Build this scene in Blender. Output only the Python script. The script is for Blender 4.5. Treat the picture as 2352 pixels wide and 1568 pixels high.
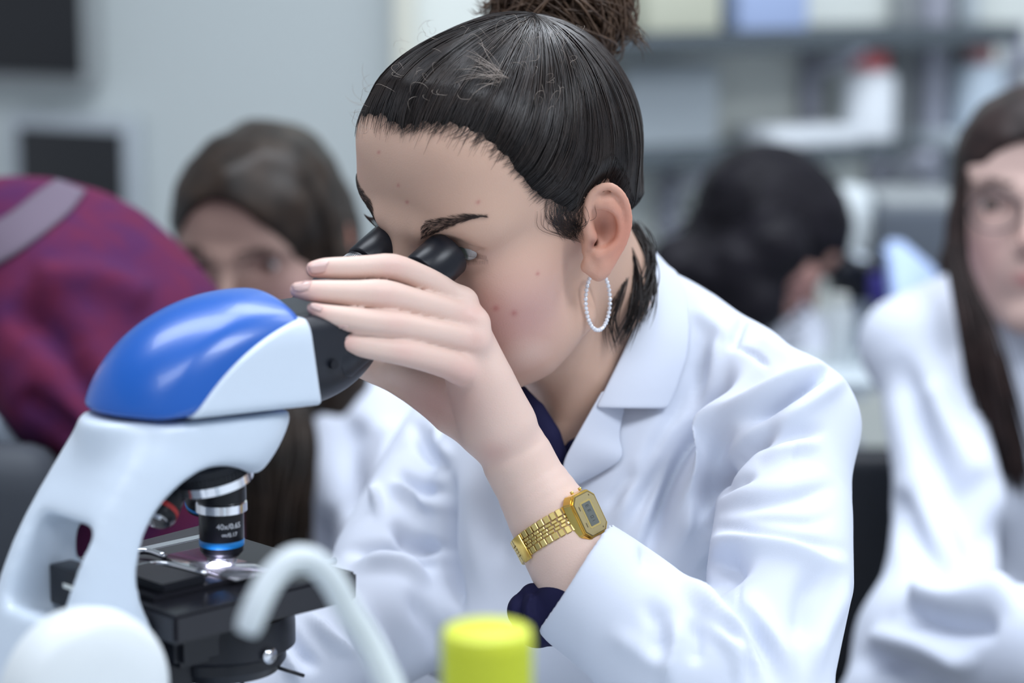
import bpy, bmesh, math, random
import numpy as np
from mathutils import Vector, Matrix
from mathutils.bvhtree import BVHTree
for o in list(bpy.data.objects): bpy.data.objects.remove(o)
S = bpy.context.scene
COL = S.collection
ZC = 1.10                      # eye height in the level modelling frame; solids made in it are turned into the room by G
PITCH = math.radians(10); ZCW = 1.3515   # the real camera looks 10 degrees down from 1.35 m
G = Matrix.Translation((0, 0, ZCW)) @ Matrix.Rotation(-PITCH, 4, 'X') @ Matrix.Translation((0, 0, -ZC))
FPX = 85.0 / 36.0 * 2352       # focal length in photo pixels
# ---------------------------------------------------------------- camera, world, lights, exposure
cam = bpy.data.cameras.new('camera'); cam.lens = 85; cam.sensor_width = 36
co = bpy.data.objects.new('camera', cam); COL.objects.link(co)
co.location = (0, 0, ZCW); co.rotation_euler = (math.pi/2-PITCH, 0, 0)
cam.dof.use_dof = True; cam.dof.focus_distance = 1.565; cam.dof.aperture_fstop = 2.9
cam.clip_start = 0.05
S.camera = co
W = bpy.data.worlds.new('world'); S.world = W; W.use_nodes = True
W.node_tree.nodes['Background'].inputs[0].default_value = (0.80, 0.88, 1.0, 1)
W.node_tree.nodes['Background'].inputs[1].default_value = 0.62
def area(name, loc, rot, sx, sy, power, col=(1, 1, 1)):
    l = bpy.data.lights.new(name, 'AREA'); l.shape = 'RECTANGLE'; l.size = sx; l.size_y = sy
    l.energy = power; l.color = col
    o = bpy.data.objects.new(name, l); COL.objects.link(o); o.location = loc; o.rotation_euler = rot
    return o
COOL = (0.86, 0.92, 1.0)
area('ceiling_or_fill_light', (-0.5, 1.9, 2.68), (0, 0, 0), 1.2, 0.6, 25, COOL)
area('ceiling_or_fill_light', (1.6, 2.2, 2.68), (0, 0, 0), 1.2, 0.6, 17, COOL)
area('ceiling_or_fill_light', (0.5, 2.55, 2.68), (0, 0, 0), 1.2, 0.6, 26, COOL)
area('ceiling_or_fill_light', (1.4, 0.7, 2.68), (0, 0, 0), 1.2, 0.6, 40, COOL)  # added fill lamp that brightens the shelf wall, no known fitting there
area('ceiling_or_fill_light', (-0.3, 0.2, 2.68), (0, 0, 0), 1.2, 0.6, 18, COOL)
S.view_settings.view_transform = 'Standard'; S.view_settings.look = 'None'
S.view_settings.exposure = -0.10; S.view_settings.gamma = 1.0
S.view_settings.use_curve_mapping = False
S.cycles.use_denoising = True; S.cycles.max_bounces = 6

# ---------------------------------------------------------------- helpers
V3 = lambda *a: np.array(a, float)
def P(px, py, d): return np.array([(px-1176)/FPX*d, d, ZC-(py-784)/FPX*d])
def PW(px, py, d): return np.array(G @ Vector(P(px, py, d)))     # the same point in the room
EW = np.array((0, 0, ZCW)); GI = np.array(Matrix.Rotation(PITCH, 3, 'X'))
ROOTS = []
def PX(v):
    v = np.asarray(v, float); return np.stack([1176+FPX*v[..., 0]/v[..., 1], 784-FPX*(v[..., 2]-ZC)/v[..., 1]], -1)
def M(d): return d/FPX            # metres per pixel at distance d
def nrm(v): v = np.asarray(v, float); return v/np.linalg.norm(v)
def tag(o, label=None, cat=None, group=None, kind=None):
    for k, v in (('label', label), ('category', cat), ('group', group), ('kind', kind)):
        if v: o[k] = v
    return o
def empty(name, loc, label=None, cat=None, group=None):
    o = bpy.data.objects.new(name, None); COL.objects.link(o); o.location = loc; o.empty_display_size = .05
    bpy.context.view_layer.update()
    return tag(o, label, cat, group)
def link(name, me, mat=None, parent=None, smooth=True):
    """link world-space mesh data; a child keeps world coordinates through its inverse matrix"""
    o = bpy.data.objects.new(name, me); COL.objects.link(o)
    if mat is not None: me.materials.append(mat)
    if smooth and len(me.polygons): me.polygons.foreach_set('use_smooth', np.ones(len(me.polygons), bool))
    if parent is not None:
        o.parent = parent
        w = Matrix.Identity(4); p = parent
        while p is not None:
            w = p.matrix_basis @ w if p.parent is None else p.matrix_parent_inverse @ p.matrix_basis @ w
            p = p.parent
        o.matrix_parent_inverse = w.inverted()
    return o
def np_mesh(name, v, f):
    v = np.asarray(v, np.float32); f = np.asarray(f, np.int32)
    me = bpy.data.meshes.new(name); k = f.shape[1]
    me.vertices.add(len(v)); me.vertices.foreach_set('co', v.ravel())
    me.loops.add(f.size); me.loops.foreach_set('vertex_index', f.ravel())
    me.polygons.add(len(f)); me.polygons.foreach_set('loop_start', np.arange(0, f.size, k, dtype=np.int32))
    try: me.polygons.foreach_set('loop_total', np.full(len(f), k, np.int32))
    except Exception: pass
    me.update(calc_edges=True); me.validate()
    return me
def bm_obj(name, bm, mat, parent=None, smooth=True, angle=None):
    me = bpy.data.meshes.new(name); bmesh.ops.recalc_face_normals(bm, faces=bm.faces); bm.to_mesh(me); bm.free()
    o = link(name, me, mat, parent, smooth)
    if angle:
        try: me.set_sharp_from_angle(angle=math.radians(angle))
        except Exception: pass
    return o
def frame(z, up=(0, 0, 1)):
    z = nrm(z); x = np.cross(up, z)
    if np.linalg.norm(x) < 1e-4: x = np.cross((0, 1, 0), z)
    x = nrm(x); return np.stack([x, np.cross(z, x), z], 1)
def M4(R, t):
    m = Matrix.Identity(4)
    for i in range(3):
        for j in range(3): m[i][j] = float(R[i][j])
        m[i][3] = float(t[i])
    return m
def add_box(bm, size, mat4, bev=0.0, seg=2):
    r = bmesh.ops.create_cube(bm, size=1.0); vs = r['verts']
    for v in vs: v.co = Vector((v.co.x*size[0], v.co.y*size[1], v.co.z*size[2]))
    if bev > 0:
        es = list({e for v in vs for e in v.link_edges})
        rr = bmesh.ops.bevel(bm, geom=es, offset=bev, segments=seg, affect='EDGES', profile=.6)
        vs = list({v for f in rr['faces'] for v in f.verts} | {v for v in vs if v.is_valid})
    for v in vs: v.co = mat4 @ v.co
    return vs
def add_lathe(bm, prof, mat4, n=40, close=True):
    rings = []
    for r, z in prof:
        rings.append([bm.verts.new(mat4 @ Vector((r*math.cos(2*math.pi*i/n), r*math.sin(2*math.pi*i/n), z))) for i in range(n)])
    for a, b in zip(rings, rings[1:]):
        for i in range(n): bm.faces.new((a[i], a[(i+1) % n], b[(i+1) % n], b[i]))
    if close:
        bm.faces.new(rings[0][::-1]); bm.faces.new(rings[-1])
def catmull(pts, n):
    pts = np.asarray(pts, float); P_ = np.vstack([2*pts[0]-pts[1], pts, 2*pts[-1]-pts[-2]])
    out = []
    m = len(pts)-1
    for t in np.linspace(0, m, n):
        i = min(int(t), m-1); u = t-i
        a, b, c, d = P_[i:i+4]
        out.append(.5*((2*b)+(-a+c)*u+(2*a-5*b+4*c-d)*u*u+(-a+3*b-3*c+d)*u**3))
    return np.array(out)
def add_tube(bm, pts, rad, n=12, caps=True):
    pts = np.asarray(pts, float); rad = np.broadcast_to(np.asarray(rad, float), (len(pts),))
    t = np.gradient(pts, axis=0); t /= np.linalg.norm(t, axis=1)[:, None]
    x = np.cross(t[0], (0.3, .2, 1)); x = nrm(x); rings = []
    for p, tt, r in zip(pts, t, rad):
        x = nrm(x-tt*np.dot(x, tt)); y = np.cross(tt, x)
        rings.append([bm.verts.new(p+r*(math.cos(a)*x+math.sin(a)*y)) for a in np.arange(n)*2*math.pi/n])
    for a, b in zip(rings, rings[1:]):
        for i in range(n): bm.faces.new((a[i], a[(i+1) % n], b[(i+1) % n], b[i]))
    if caps: bm.faces.new(rings[0][::-1]); bm.faces.new(rings[-1])
def box_obj(name, lo, hi, mat, parent=None, bev=.003):
    bm = bmesh.new(); lo = np.array(lo, float); hi = np.array(hi, float)
    add_box(bm, hi-lo, Matrix.Translation(Vector((lo+hi)/2)), bev)
    return bm_obj(name, bm, mat, parent, True, 40)

# ---------------------------------------------------------------- materials
def mat(name, col, rough=.5, metal=0., spec=.5, noise=None, bump=None, sss=0., attr=None, coat=0., emis=None, trans=0., alpha=1.):
    m = bpy.data.materials.new(name); m.use_nodes = True; nt = m.node_tree; b = nt.nodes['Principled BSDF']
    b.inputs['Base Color'].default_value = (*col, 1); b.inputs['Roughness'].default_value = rough
    b.inputs['Metallic'].default_value = metal; b.inputs['Specular IOR Level'].default_value = spec
    b.inputs['Coat Weight'].default_value = coat
    b.inputs['Transmission Weight'].default_value = trans; b.inputs['Alpha'].default_value = alpha
    tc = nt.nodes.new('ShaderNodeTexCoord')
    src = None
    if attr:
        a = nt.nodes.new('ShaderNodeAttribute'); a.attribute_name = attr; src = a.outputs['Color']
    if noise:      # (scale, amount, second colour)
        n = nt.nodes.new('ShaderNodeTexNoise'); n.inputs['Scale'].default_value = noise[0]; n.inputs['Detail'].default_value = 4
        nt.links.new(tc.outputs['Object'], n.inputs['Vector'])
        r = nt.nodes.new('ShaderNodeMapRange'); r.inputs[1].default_value = .35; r.inputs[2].default_value = .65
        r.inputs[3].default_value = 0; r.inputs[4].default_value = noise[1]
        nt.links.new(n.outputs['Fac'], r.inputs[0])
        mx = nt.nodes.new('ShaderNodeMix'); mx.data_type = 'RGBA'
        mx.inputs['A'].default_value = (*col, 1); mx.inputs['B'].default_value = (*noise[2], 1)
        if src: nt.links.new(src, mx.inputs['A'])
        nt.links.new(r.outputs[0], mx.inputs['Factor']); src = mx.outputs['Result']
    if src: nt.links.new(src, b.inputs['Base Color'])
    if bump:       # (scale, distance)
        n = nt.nodes.new('ShaderNodeTexNoise'); n.inputs['Scale'].default_value = bump[0]; n.inputs['Detail'].default_value = 3
        nt.links.new(tc.outputs['Object'], n.inputs['Vector'])
        bp = nt.nodes.new('ShaderNodeBump'); bp.inputs['Strength'].default_value = 1; bp.inputs['Distance'].default_value = bump[1]
        nt.links.new(n.outputs['Fac'], bp.inputs['Height']); nt.links.new(bp.outputs[0], b.inputs['Normal'])
    if sss:
        b.inputs['Subsurface Weight'].default_value = sss; b.inputs['Subsurface Radius'].default_value = (1, .35, .2)
        b.inputs['Subsurface Scale'].default_value = .004
    if emis:
        b.inputs['Emission Color'].default_value = (*emis[0], 1); b.inputs['Emission Strength'].default_value = emis[1]
    return m

# ---------------------------------------------------------------- signed-distance modelling
class Shape:
    """ordered list of primitives: (function, op, k, bound centre, bound radius)"""
    def __init__(s): s.p = []
    def add(s, fn, c, r, op='u', k=.004): s.p.append((fn, op, k, np.asarray(c, float), r)); return s
    def ell(s, c, r, R=None, op='u', k=.004):
        c = np.asarray(c, float); r = np.asarray(r, float)*np.ones(3)
        def f(p):
            q = p-c
            if R is not None: q = q@R
            a = q/r; b = a/r; k0 = np.sqrt((a*a).sum(1))+1e-9; k1 = np.sqrt((b*b).sum(1))+1e-9
            return np.maximum(k0*(k0-1)/k1, -r.min()) if True else 0
        return s.add(f, c, float(r.max()), op, k)
    def chain(s, pts, rad, op='u', k=.004, flat=None):
        pts = np.asarray(pts, float); rad = np.asarray(rad, float)*np.ones(len(pts))
        def f(p):
            best = None
            for a, b, ra, rb in zip(pts, pts[1:], rad, rad[1:]):
                ab = b-a; t = np.clip(((p-a)@ab)/(ab@ab+1e-12), 0, 1)
                q = p-(a+t[:, None]*ab)
                if flat is not None: q = q@flat
                d = np.sqrt((q*q).sum(1))-(ra+(rb-ra)*t)
                best = d if best is None else np.minimum(best, d)
            return best
        c = (pts.max(0)+pts.min(0))/2
        return s.add(f, c, float(np.max(np.linalg.norm(pts-c, axis=1)+rad)), op, k)
    def box(s, c, h, R=None, rnd=.0, op='u', k=.002):
        c = np.asarray(c, float); h = np.asarray(h, float)
        def f(p):
            q = p-c
            if R is not None: q = q@R
            q = np.abs(q)-(h-rnd)
            return np.sqrt((np.maximum(q, 0)**2).sum(1))+np.minimum(q.max(1), 0)-rnd
        return s.add(f, c, float(np.linalg.norm(h)), op, k)
    def half(s, pt, n, op='i', k=.001, c=None, r=1e3):
        pt = np.asarray(pt, float); n = nrm(n)
        return s.add(lambda p: (p-pt)@n, pt if c is None else c, r, op, k)
    def ev(s, p, prims=None):
        d = np.full(len(p), 1.0)
        for fn, op, k, c, r in (s.p if prims is None else prims):
            e = fn(p)
            if op == 'u':
                h = np.clip(.5+.5*(d-e)/k, 0, 1); d = d*(1-h)+e*h-k*h*(1-h)
            elif op == 's':
                h = np.clip(.5-.5*(d+e)/k, 0, 1); d = d*(1-h)-e*h+k*h*(1-h)
            else:
                h = np.clip(.5-.5*(d-e)/k, 0, 1); d = d*(1-h)+e*h+k*h*(1-h)
        return d
    def mesh(s, name, vox, lo=None, hi=None, clip=None):
        us = [q for q in s.p if q[1] == 'u']
        L = np.min([q[3]-q[4] for q in us], 0)-vox*3 if lo is None else np.array(lo, float)
        H = np.max([q[3]+q[4] for q in us], 0)+vox*3 if hi is None else np.array(hi, float)
        B = 12; n = np.ceil((H-L)/vox/B).astype(int)*B+1
        g = np.ones(n, np.float32); rb = B*vox*.5*math.sqrt(3)+vox
        ar = np.arange(B+1)*vox
        loc = np.stack(np.meshgrid(ar, ar, ar, indexing='ij'), -1).reshape(-1, 3)
        nb = (n-1)//B
        bi = np.stack(np.meshgrid(*[np.arange(k) for k in nb], indexing='ij'), -1).reshape(-1, 3)
        cen = L+(bi+.5)*B*vox
        dc = s.ev(cen)
        for b, c, d0 in zip(bi, cen, dc):
            sl = tuple(slice(i*B, i*B+B+1) for i in b)
            if abs(d0) > rb*2.2+.012: g[sl] = d0; continue
            pr = [q for q in s.p if q[1] == 'i' or np.linalg.norm(q[3]-c) < q[4]+rb+q[2]+.006+max(d0, 0)]
            g[sl] = s.ev(L+b*B*vox+loc, pr).reshape(B+1, B+1, B+1)
        return nets(name, g, L, vox)
def nets(name, g, L, vox):
    ins = g < 0; sh = np.array(g.shape)-1
    acc = np.zeros((*sh, 3), np.float32); cnt = np.zeros(sh, np.float32); quads = []
    cid = np.full(sh, -1, np.int64)
    info = []
    for ax in range(3):
        a = [slice(None)]*3; b = [slice(None)]*3; a[ax] = slice(0, -1); b[ax] = slice(1, None)
        cr = ins[tuple(a)] != ins[tuple(b)]
        idx = np.argwhere(cr)
        g0 = g[tuple(a)][cr]; g1 = g[tuple(b)][cr]; t = g0/(g0-g1)
        pos = idx.astype(np.float32); pos[:, ax] += t
        o = [i for i in range(3) if i != ax]
        for du in (0, 1):
            for dv in (0, 1):
                c = idx.copy(); c[:, o[0]] -= du; c[:, o[1]] -= dv
                ok = ((c >= 0) & (c < sh)).all(1)
                cc = c[ok]
                np.add.at(acc, tuple(cc.T), pos[ok]); np.add.at(cnt, tuple(cc.T), 1)
        info.append((ax, idx, g0 < 0))
    act = cnt > 0; k = int(act.sum()); cid[act] = np.arange(k)
    v = acc[act]/cnt[act][:, None]
    for ax, idx, inside in info:
        o = [i for i in range(3) if i != ax]
        ok = (idx[:, o[0]] > 0) & (idx[:, o[1]] > 0) & (idx < sh).all(1)
        i = idx[ok]; fl = inside[ok]
        q = []
        for du, dv in ((0, 0), (1, 0), (1, 1), (0, 1)):
            c = i.copy(); c[:, o[0]] -= du; c[:, o[1]] -= dv; q.append(cid[tuple(c.T)])
        q = np.stack(q, 1)
        if ax == 1: fl = ~fl
        q[~fl] = q[~fl][:, ::-1]
        quads.append(q)
    q = np.concatenate(quads)
    for _ in range(2):       # Newton steps on the trilinear field
        i = np.clip(v.astype(int), 0, sh-1); f = v-i
        c = {}
        for x in (0, 1):
            for y in (0, 1):
                for z in (0, 1): c[x, y, z] = g[i[:, 0]+x, i[:, 1]+y, i[:, 2]+z]
        fx, fy, fz = f.T
        lx = lambda y, z: c[0, y, z]*(1-fx)+c[1, y, z]*fx
        val = (lx(0, 0)*(1-fy)+lx(1, 0)*fy)*(1-fz)+(lx(0, 1)*(1-fy)+lx(1, 1)*fy)*fz
        gx = ((c[1,0,0]-c[0,0,0])*(1-fy)+(c[1,1,0]-c[0,1,0])*fy)*(1-fz)+((c[1,0,1]-c[0,0,1])*(1-fy)+(c[1,1,1]-c[0,1,1])*fy)*fz
        gy = (lx(1, 0)-lx(0, 0))*(1-fz)+(lx(1, 1)-lx(0, 1))*fz
        gz = (lx(0, 1)*(1-fy)+lx(1, 1)*fy)-(lx(0, 0)*(1-fy)+lx(1, 0)*fy)
        gr = np.stack([gx, gy, gz], 1); gg = (gr*gr).sum(1)
        st = gr*(val/np.maximum(gg, vox*vox*.2))[:, None]
        ln = np.linalg.norm(st, axis=1); st *= np.minimum(1, .6/np.maximum(ln, 1e-9))[:, None]
        v = v-st
    return np_mesh(name, v*vox+L, q)
def mverts(me):
    v = np.empty(len(me.vertices)*3, np.float32); me.vertices.foreach_get('co', v); return v.reshape(-1, 3).astype(float)
def mnorms(me):
    v = np.empty(len(me.vertices)*3, np.float32); me.vertices.foreach_get('normal', v); return v.reshape(-1, 3).astype(float)
def setv(me, v): me.vertices.foreach_set('co', np.asarray(v, np.float32).ravel()); me.update()
def relax(me, it=2, lam=.5, mask=None):
    v = mverts(me); e = np.empty(len(me.edges)*2, np.int32); me.edges.foreach_get('vertices', e); e = e.reshape(-1, 2)
    for _ in range(it):
        a = np.zeros_like(v); c = np.zeros(len(v))
        for k in range(3): a[:, k] = np.bincount(e[:, 0], v[e[:, 1], k], len(v))+np.bincount(e[:, 1], v[e[:, 0], k], len(v))
        c = np.bincount(e[:, 0], None, len(v))+np.bincount(e[:, 1], None, len(v))
        w = lam if mask is None else lam*mask[:, None]
        v += w*(a/np.maximum(c, 1)[:, None]-v)
    setv(me, v)
def vcol(me, col, name='Col'):
    a = me.color_attributes.new(name, 'FLOAT_COLOR', 'POINT')
    a.data.foreach_set('color', np.concatenate([col, np.ones((len(col), 1))], 1).astype(np.float32).ravel())
def bvh_of(me):
    v = mverts(me)
    f = np.empty(len(me.loops), np.int32); me.loops.foreach_get('vertex_index', f)
    k = me.polygons[0].loop_total
    return BVHTree.FromPolygons([tuple(x) for x in v.tolist()], f.reshape(-1, k).tolist())
EYE = Vector((0, 0, ZC)); FOLD = 2.0
def hit(bvh, px, py, off=0., far=None):
    """first surface point on the ray through a photo pixel, lifted by off along its normal"""
    d = Vector(P(px, py, 1.0))-EYE; d.normalize()
    h, n, _, _ = bvh.ray_cast(EYE, d)
    if h is None:
        return None if far is None else P(px, py, far)
    if n.dot(d) > 0: n = -n
    return np.array(h+n*off)
def stroke_field(px, pts, closed=False):
    """2-D signed distance (px) of photo points to a polyline, and the parameter along it"""
    pts = np.asarray(pts, float); best = np.full(len(px), 1e9); sg = np.zeros(len(px)); tt = np.zeros(len(px))
    acc = 0; tot = np.linalg.norm(np.diff(pts, axis=0), axis=1).sum()
    for a, b in zip(pts, pts[1:]):
        ab = b-a; L = np.linalg.norm(ab)+1e-9; t = np.clip(((px-a)@ab)/(L*L), 0, 1)
        q = px-(a+t[:, None]*ab); d = np.linalg.norm(q, axis=1); m = d < best
        best[m] = d[m]; sg[m] = np.sign(ab[0]*q[m, 1]-ab[1]*q[m, 0]); tt[m] = (acc+t[m]*L)/tot; acc += L
    return best*sg, tt
def folds(me, strokes, taper=.18, facing=.15, ray=True):
    """cloth folds: strokes = (pixel polyline, height mm, width px on left side, width px on right side)"""
    v = mverts(me); n = mnorms(me); px = PX(v)
    view = v-np.array(EYE); view /= np.linalg.norm(view, axis=1)[:, None]
    face = np.clip((-(n*view).sum(1)-facing*0)/.35, 0, 1)
    disp = np.zeros(len(v))
    for s in strokes:
        pts, h, wl, wr = s[:4]; pp = catmull(pts, max(8, 6*len(pts)))
        lo = pp.min(0)-3*max(wl, wr); hi = pp.max(0)+3*max(wl, wr)
        m = ((px > lo) & (px < hi)).all(1) & (face > 0)
        if not m.any(): continue
        d, t = stroke_field(px[m], pp)
        w = np.where(d < 0, wl, wr)
        e = np.clip(np.minimum(t, 1-t)/taper, 0, 1); e = e*e*(3-2*e)
        disp[m] += h*.001*FOLD*np.exp(-(d/w)**2)*e*face[m]
    setv(me, v+n*disp[:, None])
# ================================================================ room
WALLM = mat('wall_paint', (.60, .655, .655), .85, spec=.2, noise=(1.2, .25, (.64, .68, .68)))
WALLR = mat('wall_paint_warm', (.74, .78, .74), .85, spec=.2, noise=(1.5, .25, (.78, .80, .75)))
FLOORM = mat('floor_vinyl', (.32, .33, .34), .5, noise=(3, .4, (.36, .36, .37)))
CEILM = mat('ceiling_paint', (.75, .76, .76), .9)
def wall(name, a, b, m, z0=0., z1=2.75, th=.08):
    a = np.array(a, float); b = np.array(b, float); d = nrm(b-a); n = np.array((-d[1], d[0])); 
    if n@(-(a+b)/2) > 0: n = -n
    bm = bmesh.new(); vs = []
    for q in (a, b, b+n*th, a+n*th):
        vs.append((bm.verts.new((q[0], q[1], z0)), bm.verts.new((q[0], q[1], z1))))
    for i in range(4): j = (i+1) % 4; bm.faces.new((vs[i][0], vs[j][0], vs[j][1], vs[i][1]))
    bm.faces.new([v[0] for v in vs]); bm.faces.new([v[1] for v in vs][::-1])
    o = bm_obj(name, bm, m, None, False); o['kind'] = 'structure'; return o
CORN = (-.15, 3.42)
LW0 = (-2.6, 4.75); RW1 = (3.0, 4.85)
wall('wall_left', LW0, CORN, WALLM); wall('wall_right', CORN, RW1, WALLR)
o = box_obj('floor', (-3.2, -1.2, -.05), (3.6, 5.2, 0), FLOORM, None, 0); o['kind'] = 'structure'
o = box_obj('ceiling', (-3.2, -1.2, 2.75), (3.6, 5.2, 2.80), CEILM, None, 0); o['kind'] = 'structure'
for i, (x, y) in enumerate(((-.5, 1.9), (1.6, 2.2), (.5, 2.55), (-.3, .2), (1.4, .7))):     # ceiling panels round the lamps, the last round the added fill lamp
    bm = bmesh.new()
    for sx, sy, w_, h_ in ((0, .33, 1.30, .05), (0, -.33, 1.30, .05), (.63, 0, .05, .61), (-.63, 0, .05, .61)): add_box(bm, (w_, h_, .05), Matrix.Translation((x+sx, y+sy, 2.725)))
    o = bm_obj('trim_%d' % (i+2), bm, CEILM, None, False); o['kind'] = 'structure'
# corner pipe cover
wl = nrm(np.array(CORN)-np.array(LW0)); wr = nrm(np.array(RW1)-np.array(CORN))
bm = bmesh.new(); add_box(bm, (.032, .034, 2.75), Matrix.Translation((CORN[0], CORN[1]-.022, 1.375)), .006)
o = bm_obj('trim_1', bm, mat('cream_trim', (.66, .66, .57), .7)); o['kind'] = 'structure'
def on_wall(a, dirn, px, py, lift=0.):
    """point where the ray through a photo pixel meets a wall (2-D line), lifted toward the room"""
    a = np.array(a, float); r3 = PW(px, py, 1.)-EW; r = r3[:2]; n = np.array((-dirn[1], dirn[0]))
    if n@(-a) < 0: n = -n
    t = ((a+n*lift)@n)/(r@n); return EW+t*r3
def wallbox(name, A, D, px0, py0, px1, py1, lift, th, m, par=None, bev=.004, grow=0.):
    """box on a wall covering the pixel rectangle"""
    p = on_wall(A, D, px0, py1, lift); q = on_wall(A, D, px1, py1, lift); r = on_wall(A, D, (px0+px1)/2, py0, lift)
    c = (p+q)/2; w_ = np.linalg.norm((q-p)[:2]); zb = on_wall(A, D, (px0+px1)/2, py1, lift)[2]; h_ = r[2]-zb
    n = np.array((-D[1], D[0], 0.)); n = n if n@(-np.array((*A, 0.))) > 0 else -n
    R_ = np.stack([np.array((D[0], D[1], 0)), n, np.array((0, 0, 1.))], 1)
    bm = bmesh.new(); add_box(bm, (w_+grow, th, h_+grow), M4(R_, (c[0]-n[0]*th/2, c[1]-n[1]*th/2, zb+h_/2)), bev)
    return bm_obj(name, bm, m, par, True, 40)
BEZEL = mat('screen_bezel', (.30, .32, .33), .5); SCREEN = mat('dark_screen', (.008, .009, .012), .3)
LIGHTB = mat('pale_bezel', (.42, .46, .50), .5)
t1 = empty('wall_screen', tuple(on_wall(LW0, wl, 60, 190, .05)), 'large black wall screen in the top left corner with a grey lower frame', 'screen')
wallbox('housing', LW0, wl, -420, -380, 192, 186, .05, .045, BEZEL, t1)
wallbox('panel', LW0, wl, -400, -360, 184, 164, .058, .01, SCREEN, t1)
t2 = empty('monitor', tuple(on_wall(LW0, wl, 160, 520, .04)), 'black monitor in a pale frame on the wall behind the maroon sweater', 'monitor')
wallbox('housing', LW0, wl, 28, 268, 304, 620, .04, .035, LIGHTB, t2)
wallbox('panel', LW0, wl, 50, 298, 284, 600, .046, .01, SCREEN, t2)
# shelves on the right wall
STEEL = mat('grey_shelf', (.075, .092, .105), .55); RAIL = mat('pale_rail', (.38, .39, .46), .5); PALE = mat('pale_panel', (.50, .56, .60), .6)
nR = np.array((-wr[1], wr[0], 0.)); nR = nR if nR[1] < 0 else -nR
RR = np.stack([np.array((wr[0], wr[1], 0)), nR, np.array((0, 0, 1.))], 1)
def shelf(label, zpx, x0, x1, depth, th):
    t = empty('wall_shelf', tuple(on_wall(CORN, wr, (x0+x1)/2, zpx, depth)), label, 'shelf', 'wall shelves')
    p = on_wall(CORN, wr, x0, zpx, depth); q = on_wall(CORN, wr, x1, zpx, depth); z = on_wall(CORN, wr, 1700, zpx, depth)[2]
    L = np.linalg.norm((q-p)[:2]); c = (p+q)/2
    bm = bmesh.new(); add_box(bm, (L, depth, th), M4(RR, (c[0]-nR[0]*depth/2, c[1]-nR[1]*depth/2, z)), .003); bm_obj('board', bm, STEEL, t, True, 40)
    return t, z, p, q
s1, z1, p1, q1 = shelf('upper grey wall shelf above the red capped bottle', 96, 1380, 2350, .16, .030)
s2, z2, p2, q2 = shelf('lower grey wall shelf carrying the red capped bottle', 362, 1400, 2075, .16, .022)
def onshelf(px, dep, z):    # position on a shelf below a photo column
    q = on_wall(CORN, wr, px, 300, dep); q[2] = z; return q
for (t, z, xs) in ((s1, z1, (1860, 2330)), (s2, z2, (1540, 2020))):
    for x in xs:
        q = onshelf(x, .02, z); a = q-nR*0; bm = bmesh.new()
        add_box(bm, (.022, .14, .018), M4(RR@np.array([[1, 0, 0], [0, .94, -.34], [0, .34, .94]]), q+nR*.07+np.array((0, 0, -.035))), .002)
        add_box(bm, (.03, .012, .14), M4(RR, q+np.array((0, 0, -.06))), .002)
        bm_obj('bracket', bm, RAIL, t, True, 40)
for i, (x, w_, l) in enumerate(((2140, .040, .06), (2070, .034, .03), (2212, .030, .03))):
    p = on_wall(CORN, wr, x, 300, l); bm = bmesh.new(); add_box(bm, (w_, .03, 1.5), M4(RR, (p[0], p[1], 1.56)), .004)
    tag(bm_obj('shelf_upright', bm, (RAIL, BEZEL, PALE)[i], None, True, 40), ('widest pale lavender upright rail on the wall', 'grey upright rail beside the red capped bottle', 'pale grey upright rail nearest the woman in glasses')[i], 'rail', 'upright rails')
PLW = mat('white_bottle', (.78, .82, .86), .4); PINK = mat('red_cap', (.75, .16, .17), .45); BLUP = mat('blue_box', (.36, .45, .68), .6)
def bottle(loc, r, h, m, cm, label, group=None, capr=.55, caph=.16, neck=.72):
    t = empty('bottle', tuple(loc), label, 'bottle', group); m4 = Matrix.Translation(Vector(loc))
    bm = bmesh.new(); add_lathe(bm, [(r*.9, 0), (r, .01*h+.002), (r, h*neck), (r*.93, h*(neck+.05)), (r*capr*.95, h*(1-caph-.02)), (r*capr*.9, h*(1-caph))], m4, 36); bm_obj('body', bm, m, t, angle=40)
    bm = bmesh.new(); add_lathe(bm, [(r*capr, h*(1-caph)), (r*capr*1.02, h*(1-caph)+.002), (r*capr, h-.003), (r*capr*.9, h), (.001, h)], m4, 32); bm_obj('cap', bm, cm, t, angle=40)
    return t
bottle(onshelf(1994, .09, z2+.011), .040, .132, PLW, PINK, 'white bottle with a red cap standing on the lower shelf', 'bottles on the shelves', .66, .2, .70)
q = on_wall(CORN, wr, 2245, 310, .10)
bottle(q, .040, .140, mat('bluish_bottle', (.46, .54, .62), .4), mat('faded_red_cap', (.55, .25, .24), .5), 'bluish bottle with a dull red cap right of the rails', 'bottles on the shelves', .55, .2)
bm = bmesh.new(); p = on_wall(CORN, wr, 2270, 314, .12); add_box(bm, (.20, .24, .02), M4(RR, p+nR*.01), .002); tag(bm_obj('side_shelf', bm, PALE, None, True, 40), 'short pale shelf under the bluish bottle right of the rails', 'shelf')
def shbox(name, label, cat, px, dep, z, sx, sy, sz, m, grp=None):
    p = onshelf(px, dep, z+sz/2); bm = bmesh.new(); add_box(bm, (sx, sy, sz), M4(RR, p), .006); return tag(bm_obj(name, bm, m, None, True, 40), label, cat, grp)
shbox('storage_box', 'pale blue box at the top edge on the upper shelf', 'box', 1722, .09, z1+.015, .115, .13, .12, BLUP)
shbox('paper_box', 'cream carton beside the blue box on the upper shelf', 'box', 1520, .09, z1+.015, .12, .13, .10, mat('cream_card', (.52, .53, .42), .7))
shbox('tray', 'long white tray lying left of the red capped bottle', 'tray', 1830, .09, z2+.011, .15, .12, .026, PLW)
shbox('wall_notice', 'pale grey panel standing on the lower shelf behind the bun', 'panel', 1540, .06, z2+.011, .15, .02, .12, PALE)
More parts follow.
